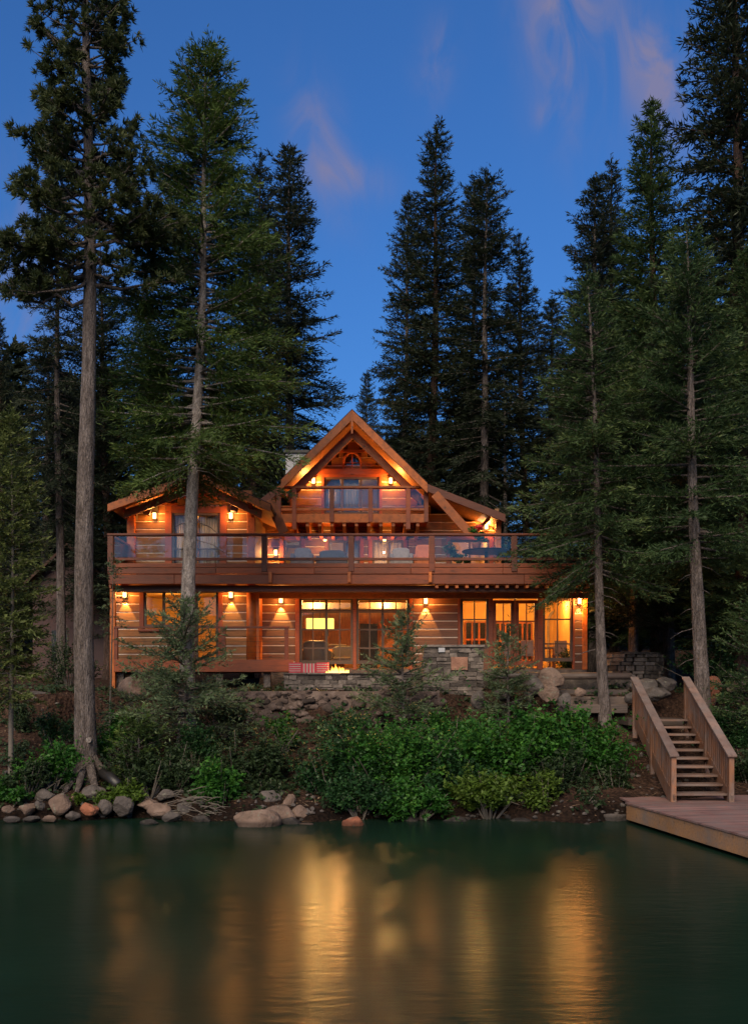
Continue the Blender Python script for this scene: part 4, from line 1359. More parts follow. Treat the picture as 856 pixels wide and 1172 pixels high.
# young trees
Y = 22.3; H = height_to(470, 12, Y)
plant_tree('young_tree', 'slender light green young conifer on the bank at the left edge', 'tree', stand(16, Y),
           fir(61, H, height_to(800, 12, Y), 1.0, gap=.2, lean=(-.12, 0), trunk_r=.065, q=.12, w=.016, step=.09, power=.4, e_low=-.1, nb=(4, 6), bare=False), 'fir_yellow', 'twig')
Y = 26.2; H = height_to(640, 128, Y)
plant_tree('sapling', 'thin pale sapling stem at the left corner of the house', 'tree', stand(127, Y),
           fir(62, H, H * .62, .5, gap=.3, trunk_r=.035, q=.1, w=.014, step=.09, power=.4, dens=.6, nb=(3, 4), bare=False), 'fir_grey', 'twig')
for (px, ytop, Y, r, sd, lab, leaf, cb) in ((212, 690, 24.3, 2.3, 71, 'wide young fir with layered boughs before the left wing', 'fir_grey', .9),
                                  (462, 708, 25.3, 1.35, 72, 'young fir before the middle doors and fire pit', 'fir_grey', .2),
                                  (583, 722, 26.0, 1.0, 73, 'small young fir before the right hand doors', 'fir_grey', .3),
                                  (866, 680, 25.0, 1.5, 74, 'young fir reaching in at the right edge', 'fir_green', .4),
                                  (158, 815, 22.9, 1.0, 75, 'low dark young fir on the bank right of the tallest pine', 'fir_olive', .1),
                                  ):
    H = height_to(ytop, px, Y)
    plant_tree('young_fir', lab, 'tree', stand(px, Y),
               fir(sd, H, cb, r, gap=.30 if sd == 71 else .25, trunk_r=.05, q=.13, w=.015, step=.09, power=.6, e_low=.0, e_top=.7, nb=(5, 7), bare=False, low_taper=.3, irregular=.18, skip=.26, sag=.1, dens=.85), leaf, 'bark', 'young firs on the bank')

# ----------------------------------------------------------------- the far wood, one mass
rg = np.random.default_rng(5)
fv, fr, _t = fir(81, 22, 2.0, 3.0, gap=.95, q=.6, w=.10, step=.4, power=.75, skip=.15, irregular=.2, bare=False)
keepN = len(fv)
VV = []; RR = []
TR = MB()
for i in range(105):
    Yf = rg.uniform(50, 95)
    px = rg.uniform(-260, 1110)
    yt = np.interp(px, [-200, 0, 120, 250, 330, 385, 430, 520, 640, 760, 860, 1100], [330, 400, 400, 430, 500, 525, 520, 440, 400, 360, 320, 300]) + rg.uniform(-10, 60)
    x = X(px, Yf); z0 = gz(x, Yf); h = Z(yt, Yf) - z0
    if h < 4: continue
    a = rg.uniform(0, 6.28); sc = h / 22; sr = max(sc, .8) * rg.uniform(.9, 1.25)
    v = fv.reshape(-1, 3); c, s_ = math.cos(a), math.sin(a)
    vv = np.stack([(v[:, 0] * c - v[:, 1] * s_) * sr + x, (v[:, 0] * s_ + v[:, 1] * c) * sr + Yf, v[:, 2] * sc + z0], -1)
    VV.append(vv.reshape(-1, 4, 3)); RR.append(np.clip(fr * .7 + rg.uniform(0, .3), 0, 1))
forest = struct(quads_obj('forest', np.concatenate(VV), np.concatenate(RR), M['fir_dark']), 'stuff')


# ----------------------------------------------------------------- leafy bushes
def bush_leaves(seed, w, d, h, n, size=.075, lobes=9, low=.0):
    """leaves carried on arching shoots, so the outline stays ragged and open; returns quads, random values and a few stem lines"""
    rg = np.random.default_rng(seed)
    per = 16
    ns = max(12, int(n / per))
    nc = max(4, lobes)
    cl = np.stack([rg.uniform(-.42, .42, nc) * w, rg.uniform(-.42, .42, nc) * d, rg.uniform(.30, .92, nc) * h], 1)
    edge = np.clip(1 - (np.abs(cl[:, 0]) / (.5 * w)) ** 2 * .55, .3, 1)
    cl[:, 2] *= edge
    cs = rg.uniform(.16, .34, nc); cb = rg.uniform(0, 1, nc)
    k = rg.integers(0, nc, ns)
    e = cl[k] + rg.normal(size=(ns, 3)) * (cs[k][:, None] * np.array((w * .48, d * .48, h * .42)))
    e[:, 2] = np.abs(e[:, 2]) + .04
    long = rg.uniform(0, 1, ns) < .10
    st = np.stack([e[:, 0] * .55 + rg.normal(size=ns) * .05 * w, e[:, 1] * .55 + rg.normal(size=ns) * .05 * d, e[:, 2] * .35], 1)
    ext = np.where(long, 1.22, 1.0)[:, None]
    e = st + (e - st) * ext
    f = (np.arange(per) + rg.uniform(0, 1, (ns, per))) / per
    f = .25 + .78 * f
    up = np.array((0, 0, 1.))
    sag = rg.uniform(.05, .28, ns)
    P = st[:, None] + (e - st)[:, None] * f[..., None]
    L = np.linalg.norm(e - st, axis=1)
    P[..., 2] += (L * sag)[:, None] * 4 * f * (1 - f) - (L * sag)[:, None] * .5 * f ** 3
    T = unit(np.broadcast_to((e - st)[:, None], P.shape) + up * 0)
    sd = unit(np.cross(T, up + rg.normal(size=P.shape) * .35))
    alt = np.where(np.arange(per) % 2 == 0, 1, -1)[None, :, None]
    A = unit(T * .55 + sd * alt * .8 + rg.normal(size=P.shape) * .35 + up * rg.uniform(-.5, .15, P.shape[:2])[..., None])
    nrm = unit(up * .9 + np.array((0, -.35, 0)) + rg.normal(size=P.shape) * .45)
    B = unit(np.cross(nrm, A)); nrm = np.cross(A, B)
    ln = size * rg.uniform(.55, 1.35, P.shape[:2]) * rg.uniform(.75, 1.2, ns)[:, None]
    C = P + A * (ln * .6)[..., None]
    C[..., 2] = np.maximum(C[..., 2], .01) + low
    C = C.reshape(-1, 3); A = A.reshape(-1, 3); B = B.reshape(-1, 3); ln = ln.reshape(-1); nrm = nrm.reshape(-1, 3)
    V = rot_quads(C, A * (ln * .62)[:, None], B * (ln * .36)[:, None])
    V[:, 1] += nrm * (ln * .14)[:, None]; V[:, 3] += nrm * (ln * .14)[:, None]
    V[:, 2] -= nrm * (ln * .12)[:, None]
    R = np.clip(.30 * np.repeat(cb[k], per) + .25 * np.repeat(rg.uniform(0, 1, ns), per) + .45 * rg.uniform(0, 1, len(C)) ** 1.4, 0, 1)
    Lb = [(*e[q], 0) for q in rg.choice(ns, min(ns, 16), replace=False)]
    return V, R, Lb


def bush(px, pytop, pybot, wpx, Y, label, leaf, n=7000, size=.075, name='leafy_bush', group='leafy bushes on the bank', lobes=10, d=None):
    x = X(px, Y); zb = min(Z(pybot, Y), gz(x, Y) + .1) ; zb = max(zb, -.02)
    h = Z(pytop, Y) - zb; w_ = wpx * Y / F
    V, R, L = bush_leaves(int(px * 7 + Y * 13 + pytop), w_, d or w_ * .75, h, n, size, lobes)
    t = thing(name, label, 'bush', (x, Y, zb), group)
    sb = MB()
    for (cx, cy_, cz, *_q) in L:
        sb.tube([(x + cx * .1, Y + cy_ * .1, zb - .1), (x + cx * .6, Y + cy_ * .6, zb + cz * .55), (x + cx, Y + cy_, zb + cz)], [.022, .016, .006], 5)
    sb.build('stem', M['twig'], t)
    o = quads_obj('foliage', V, R, M[leaf], t)
    return t


bush(383, 826, 938, 92, 22.4, 'rounded deep green bush right of the boulder pile', 'leaf_b', 9500, .07)
bush(450, 812, 936, 125, 22.9, 'broad bright green bush below the young fir', 'leaf_a', 12000, .075, lobes=14)
bush(520, 815, 935, 90, 22.5, 'green bush filling the middle of the bank', 'leaf_b', 8500, .075)
bush(575, 800, 930, 135, 22.9, 'tall broad leafed bush below the right boulders', 'leaf_a', 12500, .085, lobes=14)
bush(560, 872, 944, 90, 21.7, 'yellow green bush overhanging the water in the middle', 'leaf_c', 5500, .08)
bush(640, 850, 938, 80, 22.3, 'dark bush with bare twigs near the right bank', 'leaf_d', 6000, .07)
bush(668, 797, 905, 92, 23.6, 'bright green bush left of the dock stairs', 'leaf_a', 9000, .085)
bush(625, 880, 940, 60, 21.8, 'small yellow green bush at the water right of centre', 'leaf_c', 3500, .08)
bush(272, 802, 925, 105, 23.2, 'large dark dull bush between the young fir and the boulder pile', 'leaf_d', 9000, .07)
bush(253, 862, 938, 56, 21.9, 'upright light green bush at the water left of the boulder pile', 'leaf_a', 4200, .08)
bush(160, 830, 920, 75, 22.8, 'dark bush below the wide young fir', 'leaf_d', 4200, .06)
bush(326, 818, 850, 50, 24.5, 'small green plant below the rubble wall', 'leaf_a', 1500, .07, lobes=5)
bush(60, 848, 905, 62, 22.4, 'green shrub between the young conifer and the tallest pine', 'leaf_a', 3600, .07)
bush(64, 815, 850, 50, 24.3, 'low green shrub left of the tallest pine, higher up', 'leaf_b', 2200, .06, lobes=6)
bush(127, 812, 862, 42, 23.8, 'fresh green shrub just right of the tallest pine', 'leaf_a', 2400, .07, lobes=6)
bush(8, 892, 925, 50, 21.9, 'low bright shrub at the left edge above the rocks', 'leaf_a', 2200, .07, lobes=6)
bush(150, 893, 928, 44, 21.9, 'small yellow green shrub above the shore rocks', 'leaf_c', 2200, .07, lobes=6)
bush(98, 902, 924, 26, 21.7, 'little light green plant between shore rocks', 'leaf_c', 1100, .06, lobes=4)
bush(118, 905, 926, 22, 21.7, 'little green sprout beside the black pipe', 'leaf_c', 900, .06, lobes=4)
bush(172, 865, 905, 50, 22.3, 'drooping dull shrub below the dark young fir', 'leaf_d', 2000, .06, lobes=6)
bush(838, 800, 872, 70, 25.0, 'dark green bush right of the dock stairs', 'leaf_b', 5500, .07)
bush(860, 850, 915, 70, 23.5, 'dark bush behind the dock at the right edge', 'leaf_d', 4500, .07)
bush(742, 815, 832, 20, 26.0, 'tiny green plant at the top of the stairs', 'leaf_a', 700, .06, lobes=3)
bush(705, 860, 930, 40, 22.8, 'low dark bush beside the foot of the stairs', 'leaf_d', 2000, .06, lobes=6)
bush(820, 735, 790, 90, 29.5, 'dark undergrowth bush behind the right hand boulders', 'leaf_b', 5000, .07)
bush(655, 742, 775, 34, 32.0, 'dark shrub at the right corner of the house', 'leaf_b', 2200, .06, lobes=6)
bush(80, 730, 790, 70, 29.5, 'dark shrub behind the tallest pine trunk', 'leaf_d', 4000, .06)
for (a) in ((30, 858, 915, 60, 22.1, 'loose dull shrub behind the tan shore rocks', 'leaf_d', 3200, .06),
            (195, 850, 915, 70, 22.6, 'straggly dull shrub behind the dead branches', 'leaf_d', 4200, .06),
            (222, 815, 880, 62, 23.6, 'dark leafy shrub at the foot of the olive fir trunk', 'leaf_b', 4200, .065),
            (300, 842, 900, 62, 23.0, 'dark straggly shrub above the grey boulders', 'leaf_d', 3800, .06),
            (305, 880, 920, 36, 22.4, 'low dull plant just behind the boulder pile', 'leaf_d', 1600, .06),
            (412, 880, 944, 74, 21.6, 'dark green shrub dipping to the water right of the lone red rock', 'leaf_b', 4800, .07),
            (478, 882, 944, 74, 21.6, 'leafy shrub hanging over the dark stone in the middle', 'leaf_a', 4800, .075),
            (520, 800, 850, 80, 24.6, 'green shrub at the foot of the stone barbecue bank', 'leaf_a', 4200, .07),
            (610, 808, 900, 80, 22.6, 'mixed green bush between the tall broad one and the slim trunk', 'leaf_a', 6500, .08),
            (655, 900, 942, 70, 21.8, 'ragged dull shrub with bare stems at the water near the dock', 'leaf_d', 3200, .06),
            (690, 828, 880, 44, 24.4, 'deep green shrub against the left stair railing', 'leaf_b', 2800, .07),
            (400, 806, 842, 90, 25.2, 'low green plants under the middle of the rubble wall', 'leaf_b', 2600, .06),
            (262, 800, 835, 70, 25.4, 'low dull plants under the left end of the rubble wall', 'leaf_d', 2600, .06),
            (30, 800, 850, 70, 26.0, 'grey green shrub high on the bank at the far left', 'leaf_d', 3200, .06)):
    bush(*a)
# potted plants on the deck
for (px, Y, hh, lab, leaf, fl) in ((545, 30.6, .5, 'pot of red flowers on the round patio table', 'leaf_a', True), (518, 30.2, .75, 'pot of grey green spiky plants by the deck rail', 'fir_grey', False), (577, 30.9, 1.15, 'dark leafy plant in a pot near the deck end', 'leaf_b', False), (528, 31.8, .8, 'dark leafy pot plant behind the round table', 'leaf_b', False)):
    x = X(px, Y); z = Z2 + (.72 if fl else 0)
    t = thing('potted_plant', lab, 'potted plant', (x, Y, z), 'potted plants on the main deck')
    b = MB(); b.lathe([(.10, 0), (.15, .22), (.16, .24)], (x, Y, z), 14); b.build('pot', M['terracotta'], t, smooth=True)
    V, R, L = bush_leaves(int(px), .55, .5, hh, 420, .08, 5)
    V = V + np.array((0, 0, .2)); quads_obj('leaves', V, R, M[leaf], t)
    if fl:
        V, R, L = bush_leaves(int(px) + 1, .4, .4, .35, 90, .08, 4)
        quads_obj('flowers', V + np.array((0, 0, .45)), R, M['petal'], t)


# ----------------------------------------------------------------- rocks
def boulder(px, pybot, wpx, hpx, Y, label, mat, sd, group='boulders along the shore', dk=.8, name='boulder'):
    if name == 'shore_rock': wpx *= .85; hpx *= .82
    x = X(px, Y); w_ = wpx * Y / F / 2; h = hpx * Y / F
    zb = Z(pybot, Y)
    b = MB(); b.stone((x, Y, zb + h * .42), (w_ * 1.08, w_ * dk, h * .66), sub=4, seed=sd)
    # origin at the foot
    o = b.build(name, M[mat], None, smooth=True)
    tag(o, label, 'boulder', group)
    return o


B = boulder
B(293, 951, 54, 26, 20.7, 'widest pale boulder at the front of the boulder pile', 'rock', 101)
B(321, 944, 44, 22, 21.3, 'squat pale boulder behind the widest one', 'rock', 102)
B(307, 925, 30, 20, 22.0, 'grey boulder at the back of the boulder pile', 'rockgrey', 103)
B(320, 916, 22, 14, 22.4, 'topmost grey stone of the boulder pile', 'rockgrey', 104)
B(332, 923, 16, 14, 21.8, 'small brown stone near the top of the boulder pile', 'rock', 105)
B(345, 940, 22, 18, 21.3, 'smooth pink grey stone at the right of the pile', 'rock', 106)
B(348, 950, 28, 8, 20.8, 'low flat stone at the pile end in the water', 'rock', 107)
B(332, 949, 30, 14, 21.0, 'brown wet stone low in the middle of the pile', 'rockgrey', 108)
B(405, 952, 26, 17, 20.7, 'single orange red rock standing alone in the water', 'rockorange', 109)
shore_rocks = [(32, 917, 18, 14, 22.0, 'rock', 'brown stone above the left cluster of shore rocks'), (33, 931, 24, 16, 21.5, 'rock', 'slanted tan rock in the left shore cluster'),
               (52, 917, 26, 16, 22.0, 'rockgrey', 'dark grey wedge rock above the big brown one'), (68, 930, 30, 26, 21.5, 'rock', 'biggest brown rock of the left shore cluster'),
               (46, 926, 13, 12, 21.4, 'rockgrey', 'round blue grey stone between two brown rocks'), (103, 932, 24, 16, 21.4, 'rockorange', 'orange brown rock below the little light plant'),
               (108, 913, 30, 18, 22.0, 'rockgrey', 'purple grey boulder below the pine roots'), (10, 930, 16, 10, 21.4, 'rock', 'tan stone at the left edge of the shore'),
               (37, 941, 22, 8, 21.1, 'rockgrey', 'dark wet stone at the waterline, far left'), (58, 941, 18, 9, 21.1, 'rock', 'red brown wet stone below the biggest brown rock'),
               (120, 931, 22, 18, 21.6, 'rockgrey', 'dull stone left of the black shadow under the pipe'), (140, 930, 30, 22, 21.6, 'rockgrey', 'dark grey rock in the middle of the left shore'),
               (170, 926, 26, 14, 21.8, 'rock', 'pinkish rock above the reddish flat one'), (183, 933, 30, 16, 21.5, 'rock', 'reddish flat topped rock near the dead branches'),
               (172, 945, 26, 9, 20.9, 'rockgrey', 'flat wet stone lying alone in the shallow water'), (198, 940, 28, 12, 21.2, 'rockgrey', 'dark red stone under the dead branches'),
               (190, 915, 24, 14, 22.2, 'rockgrey', 'grey rock behind the dead branches'), (212, 930, 24, 14, 21.6, 'rockgrey', 'dark rock half hidden by dead branches'),
               (84, 938, 20, 12, 21.3, 'rockgrey', 'dark wet stone between the two brown rocks'), (14, 942, 26, 9, 21.1, 'rockgrey', 'dark wet stone at the left frame edge'),
               (88, 915, 15, 10, 21.9, 'rock', 'small tan stone beside the big brown rock'), (232, 942, 30, 10, 21.3, 'rockgrey', 'dark stone at the waterline left of the boulder pile'),
               (470, 942, 30, 10, 21.4, 'rockgrey', 'dark wet stone under the middle bushes'), (520, 943, 36, 10, 21.4, 'rockgrey', 'long dark stone under the middle bushes'),
               (597, 944, 30, 9, 21.4, 'rockgrey', 'dark stone below the yellow green bush'), (672, 943, 30, 14, 21.4, 'rockgrey', 'dark rock left of the dock corner'),
               (702, 945, 34, 20, 21.5, 'rockgrey', 'grey flat rock tucked beside the dock corner'), (648, 944, 22, 9, 21.3, 'rockgrey', 'small dark stone at the right waterline')]
for i, (px, pb, w_, h, Y, mt, lab) in enumerate(shore_rocks):
    B(px, pb, w_, h, Y, lab, mt, 200 + i, name='shore_rock')
G2 = 'boulders on the upper bank'
up_rocks = [(629, 789, 32, 24, 27.2, 'rock', 'big pinkish boulder below the right hand doors'), (609, 792, 26, 18, 26.8, 'rockgrey', 'grey boulder left of the big pinkish one'),
            (628, 803, 24, 18, 26.4, 'rock', 'brown boulder below the big pinkish one'), (604, 803, 14, 12, 26.3, 'rock', 'little round stone below the grey boulder'),
            (646, 808, 16, 14, 26.2, 'rockgrey', 'dark stone right of the brown boulder'), (548, 808, 18, 16, 26.3, 'rockgrey', 'dark boulder below the stone barbecue'),
            (153, 797, 32, 20, 27.5, 'rock', 'pale rounded boulder before the left wing'), (45, 808, 40, 18, 27.5, 'rockgrey', 'long grey boulder behind the tallest pine'),
            (25, 812, 34, 16, 27.8, 'rockgrey', 'low grey boulder at the far left of the bank'),
            (812, 805, 30, 30, 27.0, 'rockorange', 'orange boulder right of the fir trunk by the stairs'), (846, 792, 28, 13, 27.5, 'rock', 'flat pale boulder at the right edge'),
            (737, 790, 30, 14, 27.6, 'rockgrey', 'dark boulder above the stairs'), (763, 789, 26, 14, 27.6, 'rockgrey', 'second dark boulder above the stairs, by the right rail'),
            (752, 800, 30, 13, 27.0, 'rockgrey', 'lower dark stone at the head of the stairs'), (664, 796, 12, 9, 26.8, 'rock', 'small stone left of the slim trunk'),
            (726, 804, 22, 11, 26.8, 'rockgrey', 'dull stone inside the left stair rail'), (575, 800, 20, 13, 26.5, 'rockgrey', 'half hidden stone below the small young fir')]
for i, (px, pb, w_, h, Y, mt, lab) in enumerate(up_rocks):
    B(px, pb, w_, h, Y, lab, mt, 300 + i, G2)
rg = np.random.default_rng(77)
n = 5200
gxs = rg.uniform(-12, 12.5, n); t_ = rg.uniform(.25, 7.5, n); gys = shore(gxs) + t_
den = .5 + .5 * np.sin(gxs * 1.3 + gys * .8) * np.sin(gxs * .6 - gys * 1.9 + 2) + .25 * np.sin(gxs * 4.1 + 1) * np.sin(gys * 3.7)
kp = (rg.uniform(0, 1, n) < np.clip(den * 1.1 - .1, 0, 1)) & ~((gxs > 5.6) & (gxs < 9.3) & (gys < 27))
gxs, gys = gxs[kp], gys[kp]; zz_ = ground_z(gxs, gys); n = len(gxs)
per = 9
C = np.stack([gxs, gys, zz_], 1)[:, None] + np.concatenate([rg.normal(size=(n, per, 2)) * .09, np.abs(rg.normal(size=(n, per, 1))) * .07 + .02], -1)
nrm = unit(np.array((0, -.4, 1.)) + rg.normal(size=(n, per, 3)) * .6)
A = unit(np.cross(nrm, rg.normal(size=(n, per, 3)))); B = np.cross(nrm, A)
ln = rg.uniform(.03, .075, (n, per, 1)) * rg.uniform(.7, 1.4, (n, 1, 1))
V = rot_quads(C.reshape(-1, 3), (A * ln).reshape(-1, 3), (B * ln * .55).reshape(-1, 3))
struct(quads_obj('undergrowth', V, np.clip(np.repeat(rg.uniform(0, .6, n), per) + rg.uniform(0, .4, n * per), 0, 1), M['leaf_d']), 'stuff')
n = 9000
lx = rg.uniform(-13, 13, n); ly = shore(lx) + rg.uniform(-.1, 8, n)
C = np.stack([lx, ly, ground_z(lx, ly) + .012], 1)
a = rg.uniform(0, 6.28, n); A = np.stack([np.cos(a), np.sin(a), rg.normal(size=n) * .25], 1); B = unit(np.cross(A, np.array((0, -.3, 1.)) + rg.normal(size=(n, 3)) * .3))
tw = rg.uniform(0, 1, n) < .4
ln = np.where(tw, rg.uniform(.06, .22, n), rg.uniform(.02, .045, n)); wd = np.where(tw, .006, rg.uniform(.012, .025, n))
M['litter'] = leafmat('leaf_litter', (.03, .016, .01), (.10, .06, .035), (.26, .18, .11), trans=.05, rough=.9)
struct(quads_obj('leaf_litter', rot_quads(C, A * ln[:, None], B * wd[:, None]), rg.uniform(0, 1, n), M['litter']), 'stuff')
b = MB()     # scattered small stones and litter on the bare soil: uncountable
for i in range(700):
    x = random.uniform(-10, 11); y = random.uniform(21.8, 27.5)
    if i > 380:
        x = random.uniform(-9.5, 6); y = float(shore(x)) + random.uniform(-.15, .55)
    r = random.uniform(.02, .07) * (1.5 if random.random() < .15 else 1)
    b.stone((x, y, gz(x, y) + r * .3), (r * random.uniform(.8, 1.5), r, r * .7), sub=1)
struct(b.build('pebbles', M['rockgrey']), 'stuff')


# ----------------------------------------------------------------- stone walls
def rubble(x0, x1, Y, z0, z1, name, label, cat, mat='stone', size=.2, thick=.35):
    b = MB()
    b.box(x0 + .05, x1 - .05, Y + .12, Y + thick, z0, z1 - .05)
    n = int((x1 - x0) * (z1 - z0) / (size * size) * 1.5)
    for i in range(n):
        fz = random.random()
        r = size * random.choice((.32, .45, .55, .7, .95)) * random.uniform(.8, 1.2) * (1.15 - .4 * fz)
        x = random.uniform(x0, x1); z = z0 + (z1 - z0 - r * .5) * fz + .05 * math.sin(x * 3.1)
        b.stone((x, Y + .16 - .22 * (1 - fz) + random.uniform(-.05, .05), z), (r * random.uniform(.8, 1.35), r * .8, r * random.uniform(.6, .95)), sub=3 if r > .1 else 2)
    return tag(b.build(name, M[mat], None, smooth=True), label, cat)


rubble(X(242, 27.0), X(505, 27.0), 26.85, 1.95, Z(789, 26.9), 'rubble_wall', 'long dry stone retaining wall of small rounded stones above the bushes', 'stone wall', 'rubble', .2)


def masonry(x0, x1, y0, y1, z0, z1, row=.12):
    """coursed irregular stone faces round a box core"""
    b = MB()
    b.box(x0 + .05, x1 - .05, y0 + .05, y1 - .02, z0, z1 - .03, 0, .15)
    z = z0
    while z < z1 - .03:
        h = min(row * random.uniform(.6, 1.7), z1 - z)
        x = x0
        while x < x1 - .03:
            w_ = min(random.uniform(.14, .48), x1 - x)
            d = random.uniform(0, .03)
            cuts = [z, z + h] if h < .14 or random.random() < .5 else [z, z + h * random.uniform(.35, .65), z + h]
            for za, zb in zip(cuts[:-1], cuts[1:]):
                b.box(x + .004, x + w_ - .004, y0 + d, y0 + .16, za + .004, zb - .004)
                for q in range(len(b.v) - 8, len(b.v)):
                    v = b.v[q]; b.v[q] = (v[0] + random.uniform(-.022, .022), v[1] + random.uniform(-.015, .015), v[2] + random.uniform(-.02, .014))
            x += w_
        for (xa, s) in ((x0, 1), (x1, -1)):
            y = y0 + .16
            while y < y1 - .05:
                w_ = min(random.uniform(.15, .4), y1 - y)
                d = random.uniform(0, .03)
                xa0, xa1 = sorted((xa + s * d, xa + s * .12))
                b.box(xa0, xa1, y + .006, y + w_ - .006, z + .006, z + h - .006)
                y += w_
        z += h
    return b


YF = 28.3
t = thing('stone_bench', 'low stone bench wall with slab top round the fire', 'stone bench', (X(400, YF), YF, 2.9))
masonry(X(325, YF), X(482, YF), YF, YF + .6, 2.8, Z(772, YF)).build('base', M['stone'], t, bevel=.01)
b = MB()
xa = X(324, YF)
while xa < X(482, YF) - .1:
    w_ = min(random.uniform(.6, 1.1), X(482, YF) - xa)
    b.box(xa + .005, xa + w_ - .005, YF - .04, YF + .62, Z(772, YF) + .002, Z(770, YF)); xa += w_
b.build('slab_top', M['stone'], t, bevel=.012)
YQ = 27.9
t = thing('stone_barbecue', 'tall stone barbecue island with pink stone panel, right of the young fir', 'barbecue', (X(519, YQ), YQ, 2.8))
masonry(X(484, YQ), X(553.5, YQ), YQ, YQ + .9, 2.75, Z(741, YQ), row=.15).build('base', M['stone'], t, bevel=.012)
b = MB(); b.box(X(483, YQ), X(554.5, YQ), YQ - .05, YQ + .93, Z(741, YQ) + .002, Z(738, YQ)); b.build('worktop', M['stone'], t, bevel=.015)
b = MB(); b.box(X(516, YQ), X(535, YQ), YQ - .035, YQ - .004, Z(767, YQ), Z(752, YQ)); b.build('panel', M['stonered'], t, bevel=.008)
b = MB(); b.box(X(501.5, YQ), X(509, YQ), YQ - .04, YQ - .004, Z(746.5, YQ), Z(741.5, YQ)); b.build('outlet_box', M['white'], t, bevel=.005)
# round stone wall at the right
YG = 31.0
t = thing('curved_stone_wall', 'curved stone fire ring wall catching warm light right of the house', 'stone wall', (X(727, YG), YG, 3.3))
b = MB(); cx, cyy, rr = X(727, YG), YG + .4, X(757, YG) - X(727, YG)
z = 3.0
while z < Z(749, YG) - .05:
    h = random.uniform(.10, .18)
    a = 0
    while a < 2 * math.pi:
        da = random.uniform(.22, .5)
        am = a + da / 2; r = rr + random.uniform(-.03, .02)
        p = np.array((cx + math.cos(am) * r, cyy + math.sin(am) * r * .8, z + h / 2)); tdir = np.array((-math.sin(am), math.cos(am), 0))
        b.beam(p - tdir * (da * rr / 2 - .01), p + tdir * (da * rr / 2 - .01), .3, h - .012)
        a += da
    z += h
b.build('stones', M['stone'], t, bevel=.012)
b = MB(); b.lathe([(rr - .2, 0), (rr + .05, 0), (rr + .05, .06), (rr - .2, .06)], (cx, cyy, Z(749, YG) + .0), 30); b.build('coping', M['stone'], t)

# patio behind the bench and the log edging before it
b = MB(); b.box(X(560, 28.6), X(720, 28.6), 28.6, YW - .03, 2.7, Z(772, 28.6)); b.box(X(330, 29), X(560, 28.6) - .003, 28.92, YW - .03, 2.7, 3.42)
struct(b.build('patio', M['stone']))
for (a, c, py, Y, r, lab) in ((557, 640, 773.5, 28.2, .10, 'grey weathered log edging the patio below the doors'), (640, 722, 774, 28.0, .10, 'grey weathered log edging the patio right of the slim trunk')):
    b = MB(); b.tube([(X(a, Y), Y, Z(py, Y)), (X((a + c) / 2, Y), Y - .03, Z(py, Y) + .01), (X(c, Y), Y, Z(py, Y))], [r, r * 1.05, r * .95], 10)
    tag(b.build('edging_log', M['log_edge'], None, smooth=True), lab, 'log', 'logs edging the patio')
for i, (py, Y, lab) in enumerate(((786, 27.7, 'upper brown timber riser between slim trunk and stairs'), (794, 27.2, 'middle brown timber riser between slim trunk and stairs'), (803, 26.7, 'lowest brown timber riser between slim trunk and stairs'))):
    b = MB(); b.box(X(636, Y), X(718, Y), Y, Y + .5, Z(py, Y) - .32, Z(py, Y) - .08)
    tag(b.build('timber_riser', M['log_edge'], None, bevel=.015), lab, 'timber', 'timber risers on the bank')

# red striped cushions and the fire
b = MB(); Y = 28.75
x0, x1 = X(331, Y), X(376, Y)
t = thing('red_cushions', 'red and white striped cushions lying on the stone bench', 'cushions', ((x0 + x1) / 2, Y, Z(771, Y)))
for k, (a, c) in enumerate(((331, 345), (345.5, 362), (362.5, 376))):
    b = MB(); xa, xb = X(a, Y), X(c, Y); zt, zl = Z(758.5 + (k % 2), Y), Z(770, 28.35) + .01
    nst = 9 if k == 1 else 1
    for i in range(nst):
        p, q = xa + (xb - xa) * i / nst, xa + (xb - xa) * (i + 1) / nst
        b.prism([(p, zl), (q, zl), (q, zt), (p, zt)], Y - .1, Y + .08, (i % 2))
    if k != 1:
        for zc in np.linspace(zl + .05, zt - .05, 4): b.box(xa + .01, xb - .01, Y - .108, Y - .098, zc - .012, zc + .012, 1)
    b.build('cushion', [M['cushion'], M['cushwhite']], t, bevel=.0)


def flame_mat():
    m, nt, out = new_mat('flame')
    tcd = nt.nodes.new('ShaderNodeTexCoord')
    sp = nt.nodes.new('ShaderNodeSeparateXYZ'); nt.links.new(tcd.outputs['Generated'], sp.inputs[0])
    c = ramp(nt, sp.outputs['Z'], [(0.0, (1, .62, .16)), (.45, (1, .42, .06)), (1.0, (1, .16, .01))])
    e = N(nt, 'ShaderNodeEmission', Strength=1.3)
    nt.links.new(c, e.inputs['Color'])
    tr = nt.nodes.new('ShaderNodeBsdfTransparent')
    lw = nt.nodes.new('ShaderNodeLayerWeight'); lw.inputs['Blend'].default_value = .5
    mx = nt.nodes.new('ShaderNodeMixShader')
    nt.links.new(mul(nt, mul(nt, 1.0, lw.outputs['Facing'], 'SUBTRACT'), .7), mx.inputs[0])
    nt.links.new(tr.outputs[0], mx.inputs[1]); nt.links.new(e.outputs[0], mx.inputs[2])
    nt.links.new(mx.outputs[0], out.inputs[0])
    return m


